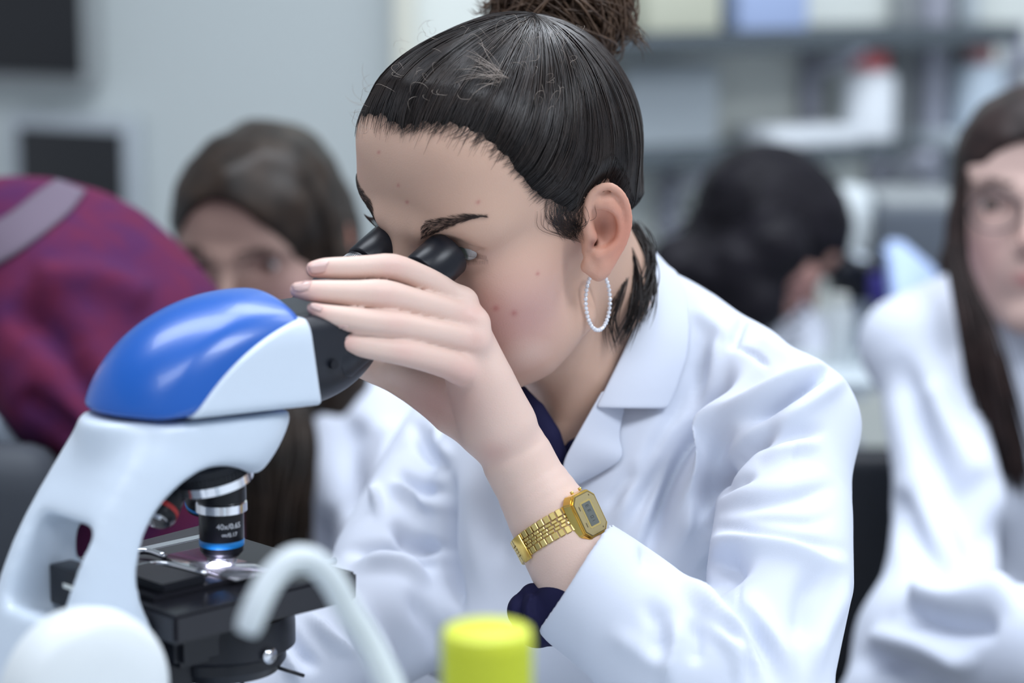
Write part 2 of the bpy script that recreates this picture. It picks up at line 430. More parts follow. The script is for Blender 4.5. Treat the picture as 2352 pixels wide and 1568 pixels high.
# low bench along the right wall with equipment
bt = 1.0
pb = on_wall(CORN, wr, 1900, 640, .50)
def bench_item(px, dist): return P(px, 784, dist)
o = box_obj('back_bench', (.30, 3.08, .745), (1.7, 3.50, .78), PALE, None, .004); tag(o, 'pale bench top along the wall behind the dark haired woman', 'bench')
def bz(v): v = np.array(v); v[2] = .78; return v
def ped(name, label, cat, px0, py0, px1, py1, d, th, m, bev=.008, grp=None):
    p = PW(px0, py0, d); q = PW(px1, py1, d); return tag(box_obj(name, (p[0], q[1], q[2]), (q[0], q[1]+th, p[2]), m, None, bev), label, cat, grp)
GREQ = mat('grey_equipment', (.085, .10, .125), .5)
e1 = empty('instrument', tuple(PW(2120, 790, 3.1)), 'dark grey bench instrument behind the woman in glasses', 'instrument')
def pbox(name, px0, py0, px1, py1, d, th, m, par): p = PW(px0, py0, d); q = PW(px1, py1, d); return box_obj(name, (p[0], q[1], q[2]), (q[0], q[1]+th, p[2]), m, par, .008)
pbox('body', 2015, 478, 2240, 790, 3.1, .22, GREQ, e1); pbox('front_panel', 2050, 560, 2215, 680, 3.09, .012, SCREEN, e1); pbox('top_cover', 2030, 462, 2225, 480, 3.11, .2, BEZEL, e1)
ps = empty('dispenser', tuple(PW(1945, 780, 3.15)), 'pale curved dispenser on the bench between the dark haired woman and the instrument', 'dispenser')
bm = bmesh.new(); p = PW(1945, 625, 3.15); add_lathe(bm, [(.002, .0), (.026, .004), (.036, .02), (.038, .045), (.034, .08), (.028, .108), (.010, .115)], Matrix.Translation(Vector(p)), 32); bm_obj('tank', bm, mat('tank_plastic', (.58, .63, .65), .5), ps, angle=60)
bm = bmesh.new(); add_box(bm, (.03, .03, .16), Matrix.Translation(Vector(PW(1945, 625, 3.15)+np.array((0, .02, -.045)))), .003); bm_obj('stand', bm, GREQ, ps)
cw = empty('cloth', tuple(PW(2090, 700, 2.9)), 'light blue folded cloth standing like a wedge behind the right shoulder coat', 'cloth')
bm = bmesh.new()
vs = [PW(*a) for a in ((2035, 575, 2.86), (2072, 562, 2.9), (2165, 640, 2.9), (2168, 690, 2.88), (2050, 712, 2.86))]
ff = [bm.verts.new(v) for v in vs]; bb = [bm.verts.new(v+np.array((.01, .10, -.004))) for v in vs]; bm.faces.new(ff); bm.faces.new(bb[::-1])
for i in range(5): bm.faces.new((ff[i], ff[(i+1) % 5], bb[(i+1) % 5], bb[i]))
bmesh.ops.bevel(bm, geom=list(bm.edges), offset=.006, segments=3, affect='EDGES'); bm_obj('folded_sheet', bm, mat('light_blue_cloth', (.46, .58, .85), .8), cw, angle=60)
ped('purple_box', 'small violet box left of the light blue cloth', 'box', 1998, 628, 2052, 700, 2.95, .06, mat('violet_card', (.06, .05, .30), .6))
for x, w_, y0, y1, c, l in ((1925, 30, 668, 990, (.62, .66, .68), 'whitish tall jar below the curved dispenser'), (1995, 26, 730, 990, (.52, .62, .66), 'pale bluish jar beside the sleeve of the woman in glasses')):
    p = PW(x, y1-110, 2.72); hh = PW(x, y0, 2.72)[2]-p[2]; bottle(p, w_*M(2.72), hh, mat('jar_plastic', c, .4), mat('jar_cap', (.50, .52, .50), .5), l, 'jars between the women', .7, .14, .8)
ped('side_table', 'pale table top carrying the jars between the two women', 'table', 1860, 880, 2110, 900, 2.6, .2, PALE, .003)
# work bench the microscope stands on
o = box_obj('workbench', (-1.2, .70, .71), (1.1, 1.565, .75), mat('bench_laminate', (.62, .66, .70), .4), None, .004); tag(o, 'pale laminate workbench under the microscope', 'bench')
wb = o
for x in (-1.1, 1.0):
    for y in (.8, 1.47): box_obj('bench_leg', (x-.03, y-.03, 0), (x+.03, y+.03, .71), STEEL, wb, .003)
for (x0, x1, y0, y1) in ((.25, 1.6, 3.02, 3.62),):
    pass
# ================================================================ colours
SKIN = mat('skin', (.52, .33, .26), .48, spec=.35, attr='Col', sss=.15, bump=(900, .00012))
NAIL = mat('nail', (.66, .42, .38), .22, spec=.6, sss=.2)
HAIR = mat('dark_hair', (.013, .010, .010), .28, spec=.45, noise=(60, .7, (.026, .018, .015)))
HAIRB = mat('brown_hair', (.075, .042, .026), .42, spec=.45, noise=(90, .8, (.15, .09, .055)))
HAIRS = mat('dark_hair_cap', (.007, .006, .006), .6, spec=.12)
# ================================================================ heads
class Head:
    def __init__(s, c, fwd, left, up, sc=1.0):
        s.c = np.asarray(c, float); s.R = np.stack([-np.asarray(left), fwd, up], 1); u, _, vt = np.linalg.svd(s.R); s.R = u@vt; s.k = sc
    def w(s, *p):
        p = np.asarray(p[0] if len(p) == 1 else p, float); return s.c+s.k*(p@s.R.T)
    def l(s, p): return (np.asarray(p)-s.c)@s.R/s.k
def head_shape(sh, H, ears=True, detail=True):
    k = H.k; R = H.R; w = H.w
    def E(c, r, kk=.012, op='u', RR=None): sh.ell(w(c), np.array(r)*k, R if RR is None else R@RR, op, kk*k)
    def C(pts, r, kk=.01, op='u'): sh.chain(w(np.array(pts)), np.array(r)*k, op, kk*k)
    E((0, -.002, .050), (.073, .084, .084))
    E((0, .040, .060), (.0680, .0565, .066), .02)
    for s in (1, -1): E((s*.028, .055, .080), (.036, .036, .036), .02)
    for s in (1, -1): E((s*.034, .068, .046), (.030, .024, .024), .02)
    E((0, .040, -.010), (.060, .052, .072), .02)
    for s in (1, -1):
        E((s*.047, .056, -.004), (.024, .026, .024), .022)
        C([(s*.053, .012, -.052), (s*.045, .042, -.068), (s*.016, .078, -.083)], [.013, .013, .014], .024)
        E((s*.040, .050, -.040), (.022, .030, .034), .022)
    E((0, .080, -.080), (.019, .017, .016), .016)
    E((0, .036, -.050), (.048, .048, .032), .02)
    E((0, .083, -.036), (.031, .018, .026), .014)
    C([(-.044, .078, .041), (-.018, .094, .040), (0, .092, .042), (.018, .094, .040), (.044, .078, .041)], [.006, .008, .008, .008, .006], .014)
    for s in (1, -1):
        E((s*.0398, .094, .0275), (.020, .0125, .0125), .012, 's')
        sh.ell(w(s*.0394, .0722, .0275), .0145*k, None, 'u', .006*k)
    C([(0, .094, .034), (0, .104, .016), (0, .116, -.006)], [.008, .008, .009], .012)
    E((0, .117, -.010), (.0095, .010, .008), .006)
    for s in (1, -1): E((s*.0125, .105, -.014), (.007, .009, .007), .006)
    if detail:
        for s in (1, -1):
            E((s*.006, .112, -.020), (.004, .006, .004), .002, 's')
            E((s*.0410, .0877, .0262), (.0150, .0100, .0052), .0018, 's')
            # lid fold above the eye
            C([(s*.023, .088, .0325), (s*.038, .0902, .0370), (s*.055, .0788, .0315)], [.0009, .0012, .0009], .0025, 's')
    C([(-.023, .089, -.043), (-.008, .100, -.040), (0, .0995, -.0415), (.008, .100, -.040), (.023, .089, -.043)], [.002, .0045, .004, .0045, .002], .005)
    C([(-.021, .089, -.045), (0, .0985, -.050), (.021, .089, -.045)], [.002, .0055, .002], .005)
    C([(-.024, .0915, -.0445), (0, .104, -.0452), (.024, .0915, -.0445)], [.001, .001, .001], .002, 's')
    if ears:
        for s in ((1, -1) if ears is True else (ears,)):
            O = np.array((s*.076, -.004, .008))
            C([O+(s*-.004, .008, -.028), O+(s*.004, -.004, -.026), O+(s*.010, -.020, .0), O+(s*.011, -.018, .022), O+(s*.004, -.002, .032), O+(s*-.002, .008, .020)],
              [.004, .005, .0035, .0035, .0035, .0035], .004)
            E(O+(s*.002, -.006, .0), (.004, .014, .026), .006)
            E(O+(s*.008, .0, -.004), (.007, .008, .011), .004, 's')
def skin_cols(v, H, base, extra=()):
    """pigment: cheeks, nose tip, lips, ears"""
    c = np.ones((len(v), 3))*base
    q = H.l(v)
    def blob(cen, r, col, a, sym=True):
        nonlocal c
        for s in ((1, -1) if sym else (1,)):
            d = np.linalg.norm((q-np.array(cen)*(s, 1, 1))/np.array(r), axis=1); w = (a*np.exp(-d**2))[:, None]; c = c*(1-w)+np.array(col)*w
    blob((.050, .062, -.018), (.030, .030, .030), (.66, .33, .34), .62)
    blob((.045, .058, -.050), (.020, .026, .022), (.64, .37, .34), .45)
    blob((.042, .085, .026), (.022, .02, .010), (.40, .22, .19), .4)
    blob((0, .118, -.010), (.012, .014, .012), (.56, .27, .23), .5, False)
    blob((.0, .102, -.045), (.021, .012, .0075), (.50, .17, .17), .9, False)
    blob((.090, -.010, .008), (.020, .032, .040), (.64, .25, .17), .85)
    return c
# ================================================================ the woman at the microscope
DH = 1.64
H = Head(P(1203, 509, DH), (-.7336, -.5251, -.4315), (.6598, -.7024, -.2670), (-.1629, -.4805, .8617), 1.01)
body = Shape()
head_shape(body, H, ears=1)
# left ear laid out on a plane that flares away from the skull
ear_n = nrm(H.R@np.array((-.90, .40, .05))); ear_o = H.w(-.078, .004, .004)
def EP(px, py, off=0.):
    d = P(px, py, 1.0)-np.array(EYE); t = ((ear_o-np.array(EYE))@ear_n)/(d@ear_n); return np.array(EYE)+t*d+ear_n*off
def EL(px, py, off): return EP(px, py, off)
mm = .001
eR = frame(ear_n)
body.chain([EL(1352,615,-3*mm), EL(1374,622,-1*mm), EL(1398,585,1*mm), EL(1412,520,1*mm), EL(1400,460,1*mm), EL(1375,455,-1*mm), EL(1358,520,-4*mm), EL(1356,580,-4*mm)],
           [.0045, .0055, .0045, .0045, .0045, .0045, .0045, .0045], k=.004, op='u')
body.ell(EL(1388,520,-2*mm), (.0125, .0225, .0035), frame(ear_n, H.R[:, 0]*0+H.R[:, 2]) if False else np.stack([nrm(np.cross(H.R[:, 2], ear_n)), nrm(np.cross(ear_n, np.cross(H.R[:, 2], ear_n))), ear_n], 1), k=.004)
body.ell(EL(1402,464,-.5*mm), (.0105, .0085, .0030), np.stack([nrm(np.cross(H.R[:, 2], ear_n)), nrm(np.cross(ear_n, np.cross(H.R[:, 2], ear_n))), ear_n], 1), k=.004)
body.ell(EL(1420,500,.5*mm), (.0060, .0140, .0030), np.stack([nrm(np.cross(H.R[:, 2], ear_n)), nrm(np.cross(ear_n, np.cross(H.R[:, 2], ear_n))), ear_n], 1), k=.004)
body.ell(EL(1384,528,-9*mm), (.013, .017, .0075), np.stack([nrm(np.cross(H.R[:, 2], ear_n)), nrm(np.cross(ear_n, np.cross(H.R[:, 2], ear_n))), ear_n], 1), k=.006)
body.ell(EL(1394,510,3.0*mm), (.0110, .0190, .0042), np.stack([nrm(np.cross(H.R[:, 2], ear_n)), nrm(np.cross(ear_n, np.cross(H.R[:, 2], ear_n))), ear_n], 1), 's', .003)
# helix rim
hel = catmull([EL(1352,548,1*mm), EL(1346,500,1.5*mm), EL(1352,455,1*mm), EL(1374,430,2*mm), EL(1402,425,4*mm), EL(1428,452,5*mm), EL(1438,500,5*mm), EL(1428,550,4*mm), EL(1408,590,3*mm), EL(1391,620,2*mm)], 24)
body.chain(hel, np.interp(np.linspace(0, 1, 24), [0, .15, .5, .85, 1], [.0022, .0026, .0027, .0026, .003]), k=.002)
# antihelix, its upper fork and the antitragus
ah = catmull([EL(1398,452,1.5*mm), EL(1412,478,3*mm), EL(1419,515,3.2*mm), EL(1409,552,3*mm), EL(1388,575,3*mm), EL(1370,580,2*mm)], 16)
body.chain(ah, np.interp(np.linspace(0, 1, 16), [0, .5, 1], [.0026, .0034, .003]), k=.0025)
body.chain([EL(1374,468,1.5*mm), EL(1392,466,2.5*mm), EL(1410,480,3*mm)], [.0034, .0042, .0032], k=.003)
# concha bowl, notch, tragus
body.ell(EL(1388,522,2.5*mm), (.0072, .0100, .0075), np.stack([nrm(np.cross(H.R[:, 2], ear_n)), nrm(np.cross(ear_n, np.cross(H.R[:, 2], ear_n))), ear_n], 1), 's', .0035)
body.ell(EL(1362,556,-1*mm), (.0035, .0060, .008), np.stack([nrm(np.cross(H.R[:, 2], ear_n)), nrm(np.cross(ear_n, np.cross(H.R[:, 2], ear_n))), ear_n], 1), 's', .003)
body.chain([EL(1349,522,-.5*mm), EL(1358,542,1.5*mm), EL(1353,562,0)], [.0030, .0036, .0028], k=.004)
body.chain([EL(1372,583,1*mm), EL(1380,608,1*mm), EL(1377,628,.5*mm)], [.0042, .0046, .0044], k=.004)
body.chain([EL(1354,600,-1*mm), EL(1358,615,-1*mm), EL(1372,628,0)], [.0040, .0042, .0042], k=.003)
# neck and upper chest
body.chain([H.w(.0, -.022, -.015), H.w(.0, -.040, -.065), P(1398, 890, 1.755)], [.048, .048, .046], k=.03)
body.chain([H.w(-.010, .020, -.045), P(1335, 880, 1.69), P(1300, 1000, 1.695)], [.030, .032, .02], k=.02)     # throat
body.chain([P(1405, 690, 1.675), P(1345, 860, 1.665), P(1272, 1000, 1.670)], [.009, .008, .006], k=.02)          # neck muscle
body.chain([P(1262, 1035, 1.69), P(1380, 985, 1.70), P(1520, 940, 1.72)], [.006, .006, .006], k=.015)            # collar bone
body.ell(P(1430, 1230, 1.82), (.10, .070, .13), frame((.35, .1, 1)), k=.05)
body.chain([P(1330, 930, 1.715), P(1290, 1090, 1.735)], [.035, .035], k=.03)
# left arm: shoulder - elbow - wrist
EL_ = P(1745, 1640, 1.52); SH = P(1800, 1010, 1.68)
body.chain([P(1500, 950, 1.76), SH, EL_], [.03, .028, .030], k=.03)
WR = P(1232, 1128, 1.572)
fa = catmull([EL_, P(1530, 1545, 1.535), P(1385, 1400, 1.555), P(1310, 1275, 1.565), P(1262, 1185, 1.570), P(1205, 1085, 1.572), P(1155, 985, 1.568)], 26)
body.chain(fa, np.interp(np.linspace(0, 1, 26), [0, .3, .5, .68, .80, .9, 1.], np.array([.030, .032, 104*M(1.56), 96*M(1.56), 84*M(1.56), 84*M(1.56), 66*M(1.56)])), k=.012)
# hand
def J(*q): return [P(x, y, d) for x, y, r, d in q], [r*M(1.54) for x, y, r, d in q]
palm = [((1150,975,62,1.562),(1105,860,50,1.553),(1060,712,32,1.549)), ((1160,965,62,1.560),(1120,860,48,1.550),(1078,740,33,1.545)),
        ((1150,975,62,1.560),(1122,880,48,1.548),(1082,790,34,1.543)), ((1130,985,60,1.562),(1102,905,50,1.552),(1072,835,40,1.547))]
for q in palm:
    a, b = J(*q); body.chain(a, b, k=.010)
body.chain(*J((1108,1000,44,1.570),(1082,920,42,1.562),(1062,868,38,1.556)), k=.010)     # edge of the hand
fingers = {
 'index':  ((722,618,18,1.490),(748,616,22.5,1.492),(800,615,24.5,1.496),(850,613,26,1.502),(903,613,28.5,1.508),(960,634,28,1.520),(1010,660,29,1.532),(1058,700,32,1.546)),
 'middle': ((684,666,17,1.478),(712,668,22.5,1.480),(765,671,26,1.485),(820,674,29,1.490),(882,677,33,1.497),(950,694,31,1.511),(1020,713,31,1.527),(1080,735,34,1.542)),
 'ring':   ((718,708,13,1.474),(748,722,21.5,1.476),(800,732,26.5,1.481),(850,739,28.5,1.487),(908,745,29.5,1.495),(970,758,28.5,1.508),(1030,770,30,1.524),(1085,780,35,1.540)),
 'pinky':  ((782,782,15,1.484),(808,789,22.5,1.486),(850,797,25.5,1.490),(890,803,27,1.494),(930,809,29.5,1.499),(980,822,30,1.510),(1030,836,33,1.526),(1075,846,39,1.545)),
}
for f, q in fingers.items():
    a, b = J(*q); a = catmull(a, 22); b = catmull(np.array(b)[:, None], 22)[:, 0]*1.05
    body.chain(a, b, k=.0016 if f != 'index' else .003)
# knuckle bumps
for x, y, d in ((1068,690,1.541),(1098,742,1.536),(1098,785,1.534),(1062,850,1.533)): body.ell(P(x, y, d), .0075, k=.008)
# thumb, closing round the far side of the housing, and the ball of the thumb
th = J((1120,990,56,1.580),(1050,945,50,1.590),(975,905,42,1.596),(905,868,35,1.600),(850,845,33,1.592),(800,822,30,1.580),(762,806,24,1.572))
body.chain(catmull(th[0], 22), catmull(np.array(th[1])[:, None], 22)[:, 0], k=.008)
body.chain(*J((1088,985,40,1.577),(1035,950,46,1.584),(985,900,40,1.590)), k=.008)
body.chain(*J((1050,905,42,1.574),(975,868,36,1.584),(905,838,28,1.590)), k=.008)
# right arm inside its sleeve and the right hand lying by the base
body.chain([P(1430, 1000, 1.82), P(1080, 1050, 1.885), P(880, 1440, 1.725), P(640, 1590, 1.665), P(330, 1740, 1.60)], [.03, .030, .024, .020, .019], k=.01)
body.ell(P(262, 1775, 1.575), (.034, .030, .013), k=.01)
for q in ((180,1790,1.60,150,1840,1.595,140,1885), (165,1812,1.57,130,1865,1.56,125,1905), (170,1835,1.545,140,1885,1.535,135,1920), (190,1860,1.53,165,1900,1.52,160,1930)):
    body.chain([P(250, 1785, q[2]), P(q[0], q[1], q[2]), P(q[3], q[4], q[5]), P(q[6], q[7], q[5])], [.009, .0085, .0078, .0068], k=.003)
body.chain([P(310, 1770, 1.56), P(260, 1850, 1.535), P(225, 1900, 1.52)], [.011, .0098, .008], k=.004)
body_me = body.mesh('body', .0017, lo=P(100, 1960, 1.5)*[1, 0, 1]+[0, 1.46, 0], hi=P(1950, 20, 1.9)*[1, 0, 1]+[.05, 1.92, .03])
bv = mverts(body_me); bn = mnorms(body_me); bpx = PX(bv)
cols = skin_cols(bv, H, (.60, .39, .295))
# hand: paler, pink knuckles and tips, palm side redder with painted-in shade
hp = ((bpx[:, 1] > 570) & (bv[:, 1] < 1.61) & ((bpx[:, 0] < 1000) | (np.linalg.norm(H.l(bv)-np.array((0, 0, -.0)), axis=1) > .13)) & (bpx[:, 0] < 1450))
dl = stroke_field(bpx, [(680, 660), (1075, 770), (1180, 1000), (1300, 1250), (1500, 1500)])[0]
hand = np.clip((1.60-bv[:, 1])/.012, 0, 1)*np.clip((200-np.abs(dl))/20, 0, 1)
hl = H.l(bv); face = np.linalg.norm((hl-np.array((0, .01, .02)))/np.array((.085, .115, .13)), axis=1)
hand *= np.clip((face-.98)/.06, 0, 1)
hc = np.ones((len(bv), 3))*np.array((.75, .55, .47))
def blot(c, x, y, rx, ry, col, a):
    w = (a*np.exp(-((bpx[:, 0]-x)/rx)**2-((bpx[:, 1]-y)/ry)**2))[:, None]; return c*(1-w)+np.array(col)*w
for x, y, a in ((722,620,.7),(690,668,.7),(722,716,.7),(785,785,.75),(1085,720,.45),(1095,780,.4),(1070,850,.4),(905,613,.35),(885,680,.3),(908,742,.3),(930,806,.35)):
    hc = blot(hc, x, y, 34, 26, (.76, .44, .39), a)
hc = blot(hc, 1000, 925, 100, 75, (.62, .34, .29), .85); hc = blot(hc, 1130, 1040, 40, 30, (.68, .36, .31), .4)  # palm and thumb redder, shade beneath the hand painted into the colour
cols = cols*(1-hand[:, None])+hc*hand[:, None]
for x, y, r in ((1181,719,5),(1139,708,5),(935,464,2.5),(915,425,2),(1098,464,3),(1235,628,2.5),(870,350,2)):       # small moles and spots
    w = (face < 1.2)*(bv[:, 1] < 1.66); k = cols.copy()
    cols = np.where(w[:, None], blot(cols, x, y, r+2, r+2, (.42, .12, .11), .6), cols)
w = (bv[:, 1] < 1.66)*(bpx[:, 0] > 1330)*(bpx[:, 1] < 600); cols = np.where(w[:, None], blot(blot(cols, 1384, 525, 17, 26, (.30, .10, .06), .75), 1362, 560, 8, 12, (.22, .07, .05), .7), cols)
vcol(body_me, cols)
woman = empty('person', (float(H.c[0]), float(H.c[1]), .45), 'woman in a white lab coat leaning into the microscope eyepieces, dark hair in a bun', 'person')
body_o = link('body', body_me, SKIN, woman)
# ================================================================ hair
def strands(name, paths, rad, mat_, parent, taper=True, seed=0):
    """paths (N,K,3) -> three-sided tubes in one mesh"""
    p = np.asarray(paths, float); N, K = p.shape[:2]
    t = np.gradient(p, axis=1); t /= np.linalg.norm(t, axis=2, keepdims=True)+1e-12
    ref = np.array((.31, .52, .79)); x = np.cross(t, ref); x /= np.linalg.norm(x, axis=2, keepdims=True)+1e-12; y = np.cross(t, x)
    r = np.asarray(rad, float); r = np.broadcast_to(r if r.ndim == 2 else (r[:, None] if r.ndim == 1 else r), (N, K)).copy()
    if taper:
        e = np.linspace(0, 1, K); r = r*np.clip(np.minimum(e*5+.25, (1-e)*4+.12), 0, 1)
    ring = np.stack([p+r[..., None]*(math.cos(a)*x+math.sin(a)*y) for a in (0, 2.0944, 4.18879)], 2)   # N,K,3,3
    idx = np.arange(N*K*3).reshape(N, K, 3); a = idx[:, :-1]; b = idx[:, 1:]
    f = np.concatenate([np.stack([a[..., i], a[..., (i+1) % 3], b[..., (i+1) % 3], b[..., i]], -1).reshape(-1, 4) for i in range(3)])
    v = ring.reshape(-1, 3).astype(np.float32); f = f.astype(np.int32)
    me = bpy.data.meshes.new(name); me.vertices.add(len(v)); me.vertices.foreach_set('co', v.ravel())
    me.loops.add(f.size); me.loops.foreach_set('vertex_index', f.ravel())
    me.polygons.add(len(f)); me.polygons.foreach_set('loop_start', np.arange(0, f.size, 4, dtype=np.int32)); me.update(calc_edges=True)
    return link(name, me, mat_, parent)
rng = np.random.default_rng(4)
body_bvh = bvh_of(body_me)
# hairline: photo points on the near side of the head, read as azimuth / elevation round the skull
HO = np.array((0, 0, .035))
def azel(q):
    q = np.asarray(q)-HO; return np.degrees(np.arctan2(np.abs(q[..., 0]), q[..., 1])), np.degrees(np.arctan2(q[..., 2], np.hypot(q[..., 0], q[..., 1])))
hl_px = [(905,308),(970,302),(1045,310),(1110,336),(1160,376),(1200,424),(1240,465),(1280,480),(1318,500),(1340,450)]
tab = []
for x, y in hl_px:
    h = hit(body_bvh, x, y)
    tab.append(azel(H.l(h)))
tab = sorted([(float(a), float(b)) for a, b in tab])
TA = np.array([t[0] for t in tab]+[105, 125, 180]); TE = np.array([t[1] for t in tab]+[2, -32, -42])
o_ = np.argsort(TA); TA = TA[o_]; TE = TE[o_]
def hair_sd(q, wob=0.):      # >0 inside the hair, degrees above the hairline
    a, e = azel(q); far = np.clip(np.asarray(q)[..., 0]/.03, 0, 1)*7.*np.exp(-((a-38)/26)**2); return e-np.interp(a, TA, TE)+far+wob
gs = Shape(); hk = H.k
gs.ell(H.w(0, -.003, .053), np.array((.0780, .0880, .0875))*hk, H.R)
gs.ell(H.w(0, .038, .070), np.array((.0735, .0660, .0665))*hk, H.R, k=.02)
gs.ell(H.w(0, -.038, -.010), np.array((.060, .044, .056))*hk, H.R, k=.02)
def tap(q, w=10.):          # the hair lies flat on the skin along the hairline and gains body behind it
    return .0085*np.clip(1-hair_sd(q)/w, 0, 1.3)**1.4
hs = Shape(); sk = Shape(); head_shape(sk, H, ears=(), detail=False)
def cap_f(p):
    w = np.clip(hair_sd(H.l(p))/15., 0, 1); return (sk.ev(p)-.0016)*(1-w)+(gs.ev(p)+.0008)*w
hs.add(cap_f, H.w(0, -.003, .053), .125)
hs.add(lambda p: -hair_sd(H.l(p), -3.2+.8*np.sin(p[:, 0]*700)+.5*np.sin(p[:, 0]*1900+p[:, 2]*700))*.0016, H.c, 10., 'i', .003)
cap_me = hs.mesh('hair', .0022)
cap = link('hair', cap_me, HAIRS, woman)
skm = sk.mesh('g', .003); skb = bvh_of(skm); bpy.data.meshes.remove(skm)
guide = gs.mesh('g', .004); gb = bvh_of(guide); bpy.data.meshes.remove(guide)
BUN = H.w(-.004, -.036, .135)
def flow(roots, n=26, lift=.0012, jit=.25, curl=0.0):
    out = np.zeros((len(roots), n, 3)); p = np.array(roots); out[:, 0] = p
    side = rng.normal(0, jit, (len(roots), 1))
    phase = rng.random(len(roots))*6.28
    for k in range(1, n):
        to = BUN-p; L = np.linalg.norm(to, axis=1, keepdims=True); q = H.l(p)
        back = H.R@np.array((0, -1, 0.0))
        wgt = np.clip((.112-q[:, 2:3])/.10, 0, 1)*np.clip((q[:, 1:2]+.02)/.05, 0, 1)*.9
        d = to/L+wgt*back*1.0*(1-(k/n))
        nn = []
        step = L/(n-k)*np.where(k < n-1, 1.0+.12*wgt, 1.0)
        d = d/np.linalg.norm(d, axis=1, keepdims=True)
        sd = np.cross(d, p-H.c); sd /= np.linalg.norm(sd, axis=1, keepdims=True)
        p = p+d*step+sd*side*.0012*np.sin(k*.35+phase)[:, None]
        for i in range(len(p)):
            h, nv, _, _ = gb.find_nearest(Vector(p[i])); nn.append((h.x+nv.x*lift, h.y+nv.y*lift, h.z+nv.z*lift))
        p = np.array(nn); out[:, k] = p
    q = out.reshape(-1, 3); wt = np.clip(hair_sd(H.l(q))/15., 0, 1)
    for i in np.nonzero(wt < 1)[0]:
        h, nv, _, _ = skb.find_nearest(Vector(q[i]))
        s0 = np.array(h+nv*.0008); q[i] = s0*(1-wt[i])+q[i]*wt[i]
    return q.reshape(out.shape)
# roots: random directions above the hairline, denser near the hairline edge
def roots_on(n, band=None):
    R_ = []
    while len(R_) < n:
        d = rng.normal(size=3); d /= np.linalg.norm(d)
        q = HO+d*.09
        s_ = hair_sd(q, rng.normal(0, 2.2 if band is None else 2.8))
        if s_ < 0 or (band and s_ > band): continue
        w0 = H.w(HO+d*.16); dr = Vector(H.w(HO)-w0).normalized()
        h, nv, _, _ = gb.ray_cast(Vector(w0), dr)
        if h is None: continue
        w_ = np.array(h)
        R_.append(w_)
    return np.array(R_)
r1 = roots_on(4200); r2 = roots_on(5200, 9.)
p1 = flow(r1, 22); p2 = flow(r2, 24, .0016)
br = frame(nrm(BUN-H.w(0, 0, .03))); rel = (p1[:, 4]-BUN)@br; ph = np.arctan2(rel[:, 1], rel[:, 0])
lf = .0009*(np.sin(ph*37+1)+np.sin(ph*61+2)+np.sin(ph*23))/2+rng.random(len(p1))*.0009
out_n = p1-H.w(0, -.005, .04); out_n /= np.linalg.norm(out_n, axis=2, keepdims=True)
p1 = p1+out_n*lf[:, None, None]*np.clip(np.linspace(0, 4, p1.shape[1]), 0, 1)[None, :, None]
sel = rng.random(len(p1)) < .28
HAIRL = mat('dark_hair_light', (.040, .028, .024), .28, spec=.5)
strands('hair_strand', p1[~sel], rng.uniform(.00022, .00050, (~sel).sum()), HAIR, cap)['kind'] = 'stuff'
strands('light_hair_strand', p1[sel], rng.uniform(.00016, .00034, sel.sum()), HAIRL, cap)['kind'] = 'stuff'

strands('hair_strand', p2, rng.uniform(.00009, .00022, len(p2)), HAIR, cap)['kind'] = 'stuff'
# bun
def loops(c, R3, n, r0, r1, tilt, K=30, z=.02, arc=(3, 6)):
    out = []
    for i in range(n):
        r = rng.uniform(r0, r1); a0 = rng.random()*6.28; a1 = a0+rng.uniform(*arc); t = np.linspace(a0, a1, K)
        ax = frame(nrm(np.array((rng.normal(0, tilt), rng.normal(0, tilt), 1))))
        rr = r*(1+.12*np.sin(t*2+rng.random()*6)+.06*np.sin(t*5+rng.random()*6))
        q = np.stack([rr*np.cos(t), rr*np.sin(t), rng.uniform(-z, z)+.006*np.sin(t*1.7+rng.random()*6)], 1)@ax.T
        out.append(c+q@R3.T)
    return np.array(out)
BC = P(1292, 12, 1.70); bun_n = nrm(BC-H.w(0, -.03, .05)); BR = frame(bun_n)
bs = Shape(); bs.ell(BC, (.024, .024, .016), BR, k=.01)
for i in range(12):
    a = i*.52; rr = .028+.004*math.sin(i*2.3); bs.ell(BC+BR@np.array((rr*math.cos(a), rr*math.sin(a), .006*math.sin(i*1.7))), (.014, .012, .013), k=.006)
bun = link('hair_bun', bs.mesh('hair_bun', .003), HAIRS, cap)
lp = loops(BC, BR, 900, .012, .046, .42, z=.026)
strands('bun_strand', lp, rng.uniform(.0004, .0013, len(lp)), HAIRB, bun)['kind'] = 'stuff'
def px_hairs(pts, n, spread, dep, rad, name, mt, parent, K=18, dj=.004):
    base = catmull([P(x, y, d) for x, y, d in pts], K); out = []
    for i in range(n):
        o = rng.normal(0, spread, 3); w = np.linspace(.3, 1, K)[:, None]
        out.append(base+o*w+rng.normal(0, spread*.25, 3)*np.sin(np.linspace(0, 6, K)+rng.random()*6)[:, None])
    return strands(name, out, rng.uniform(rad*.6, rad, n), mt, parent)
px_hairs([(1330,-20,1.69),(1380,20,1.69),(1425,55,1.69),(1462,80,1.69),(1476,108,1.69)], 26, .0035, 0, .0005, 'bun_strand', HAIRB, bun)['kind'] = 'stuff'
px_hairs([(1350,30,1.69),(1400,30,1.685),(1440,45,1.685),(1455,75,1.685),(1440,95,1.69)], 20, .004, 0, .0005, 'bun_strand', HAIRB, bun)['kind'] = 'stuff'
px_hairs([(1320,80,1.70),(1370,100,1.70),(1400,110,1.70),(1405,70,1.70)], 24, .006, 0, .0008, 'bun_strand', HAIRB, bun)['kind'] = 'stuff'
px_hairs([(1200,20,1.70),(1140,5,1.69),(1110,25,1.69),(1095,15,1.69)], 22, .004, 0, .0005, 'bun_strand', HAIRB, bun)['kind'] = 'stuff'
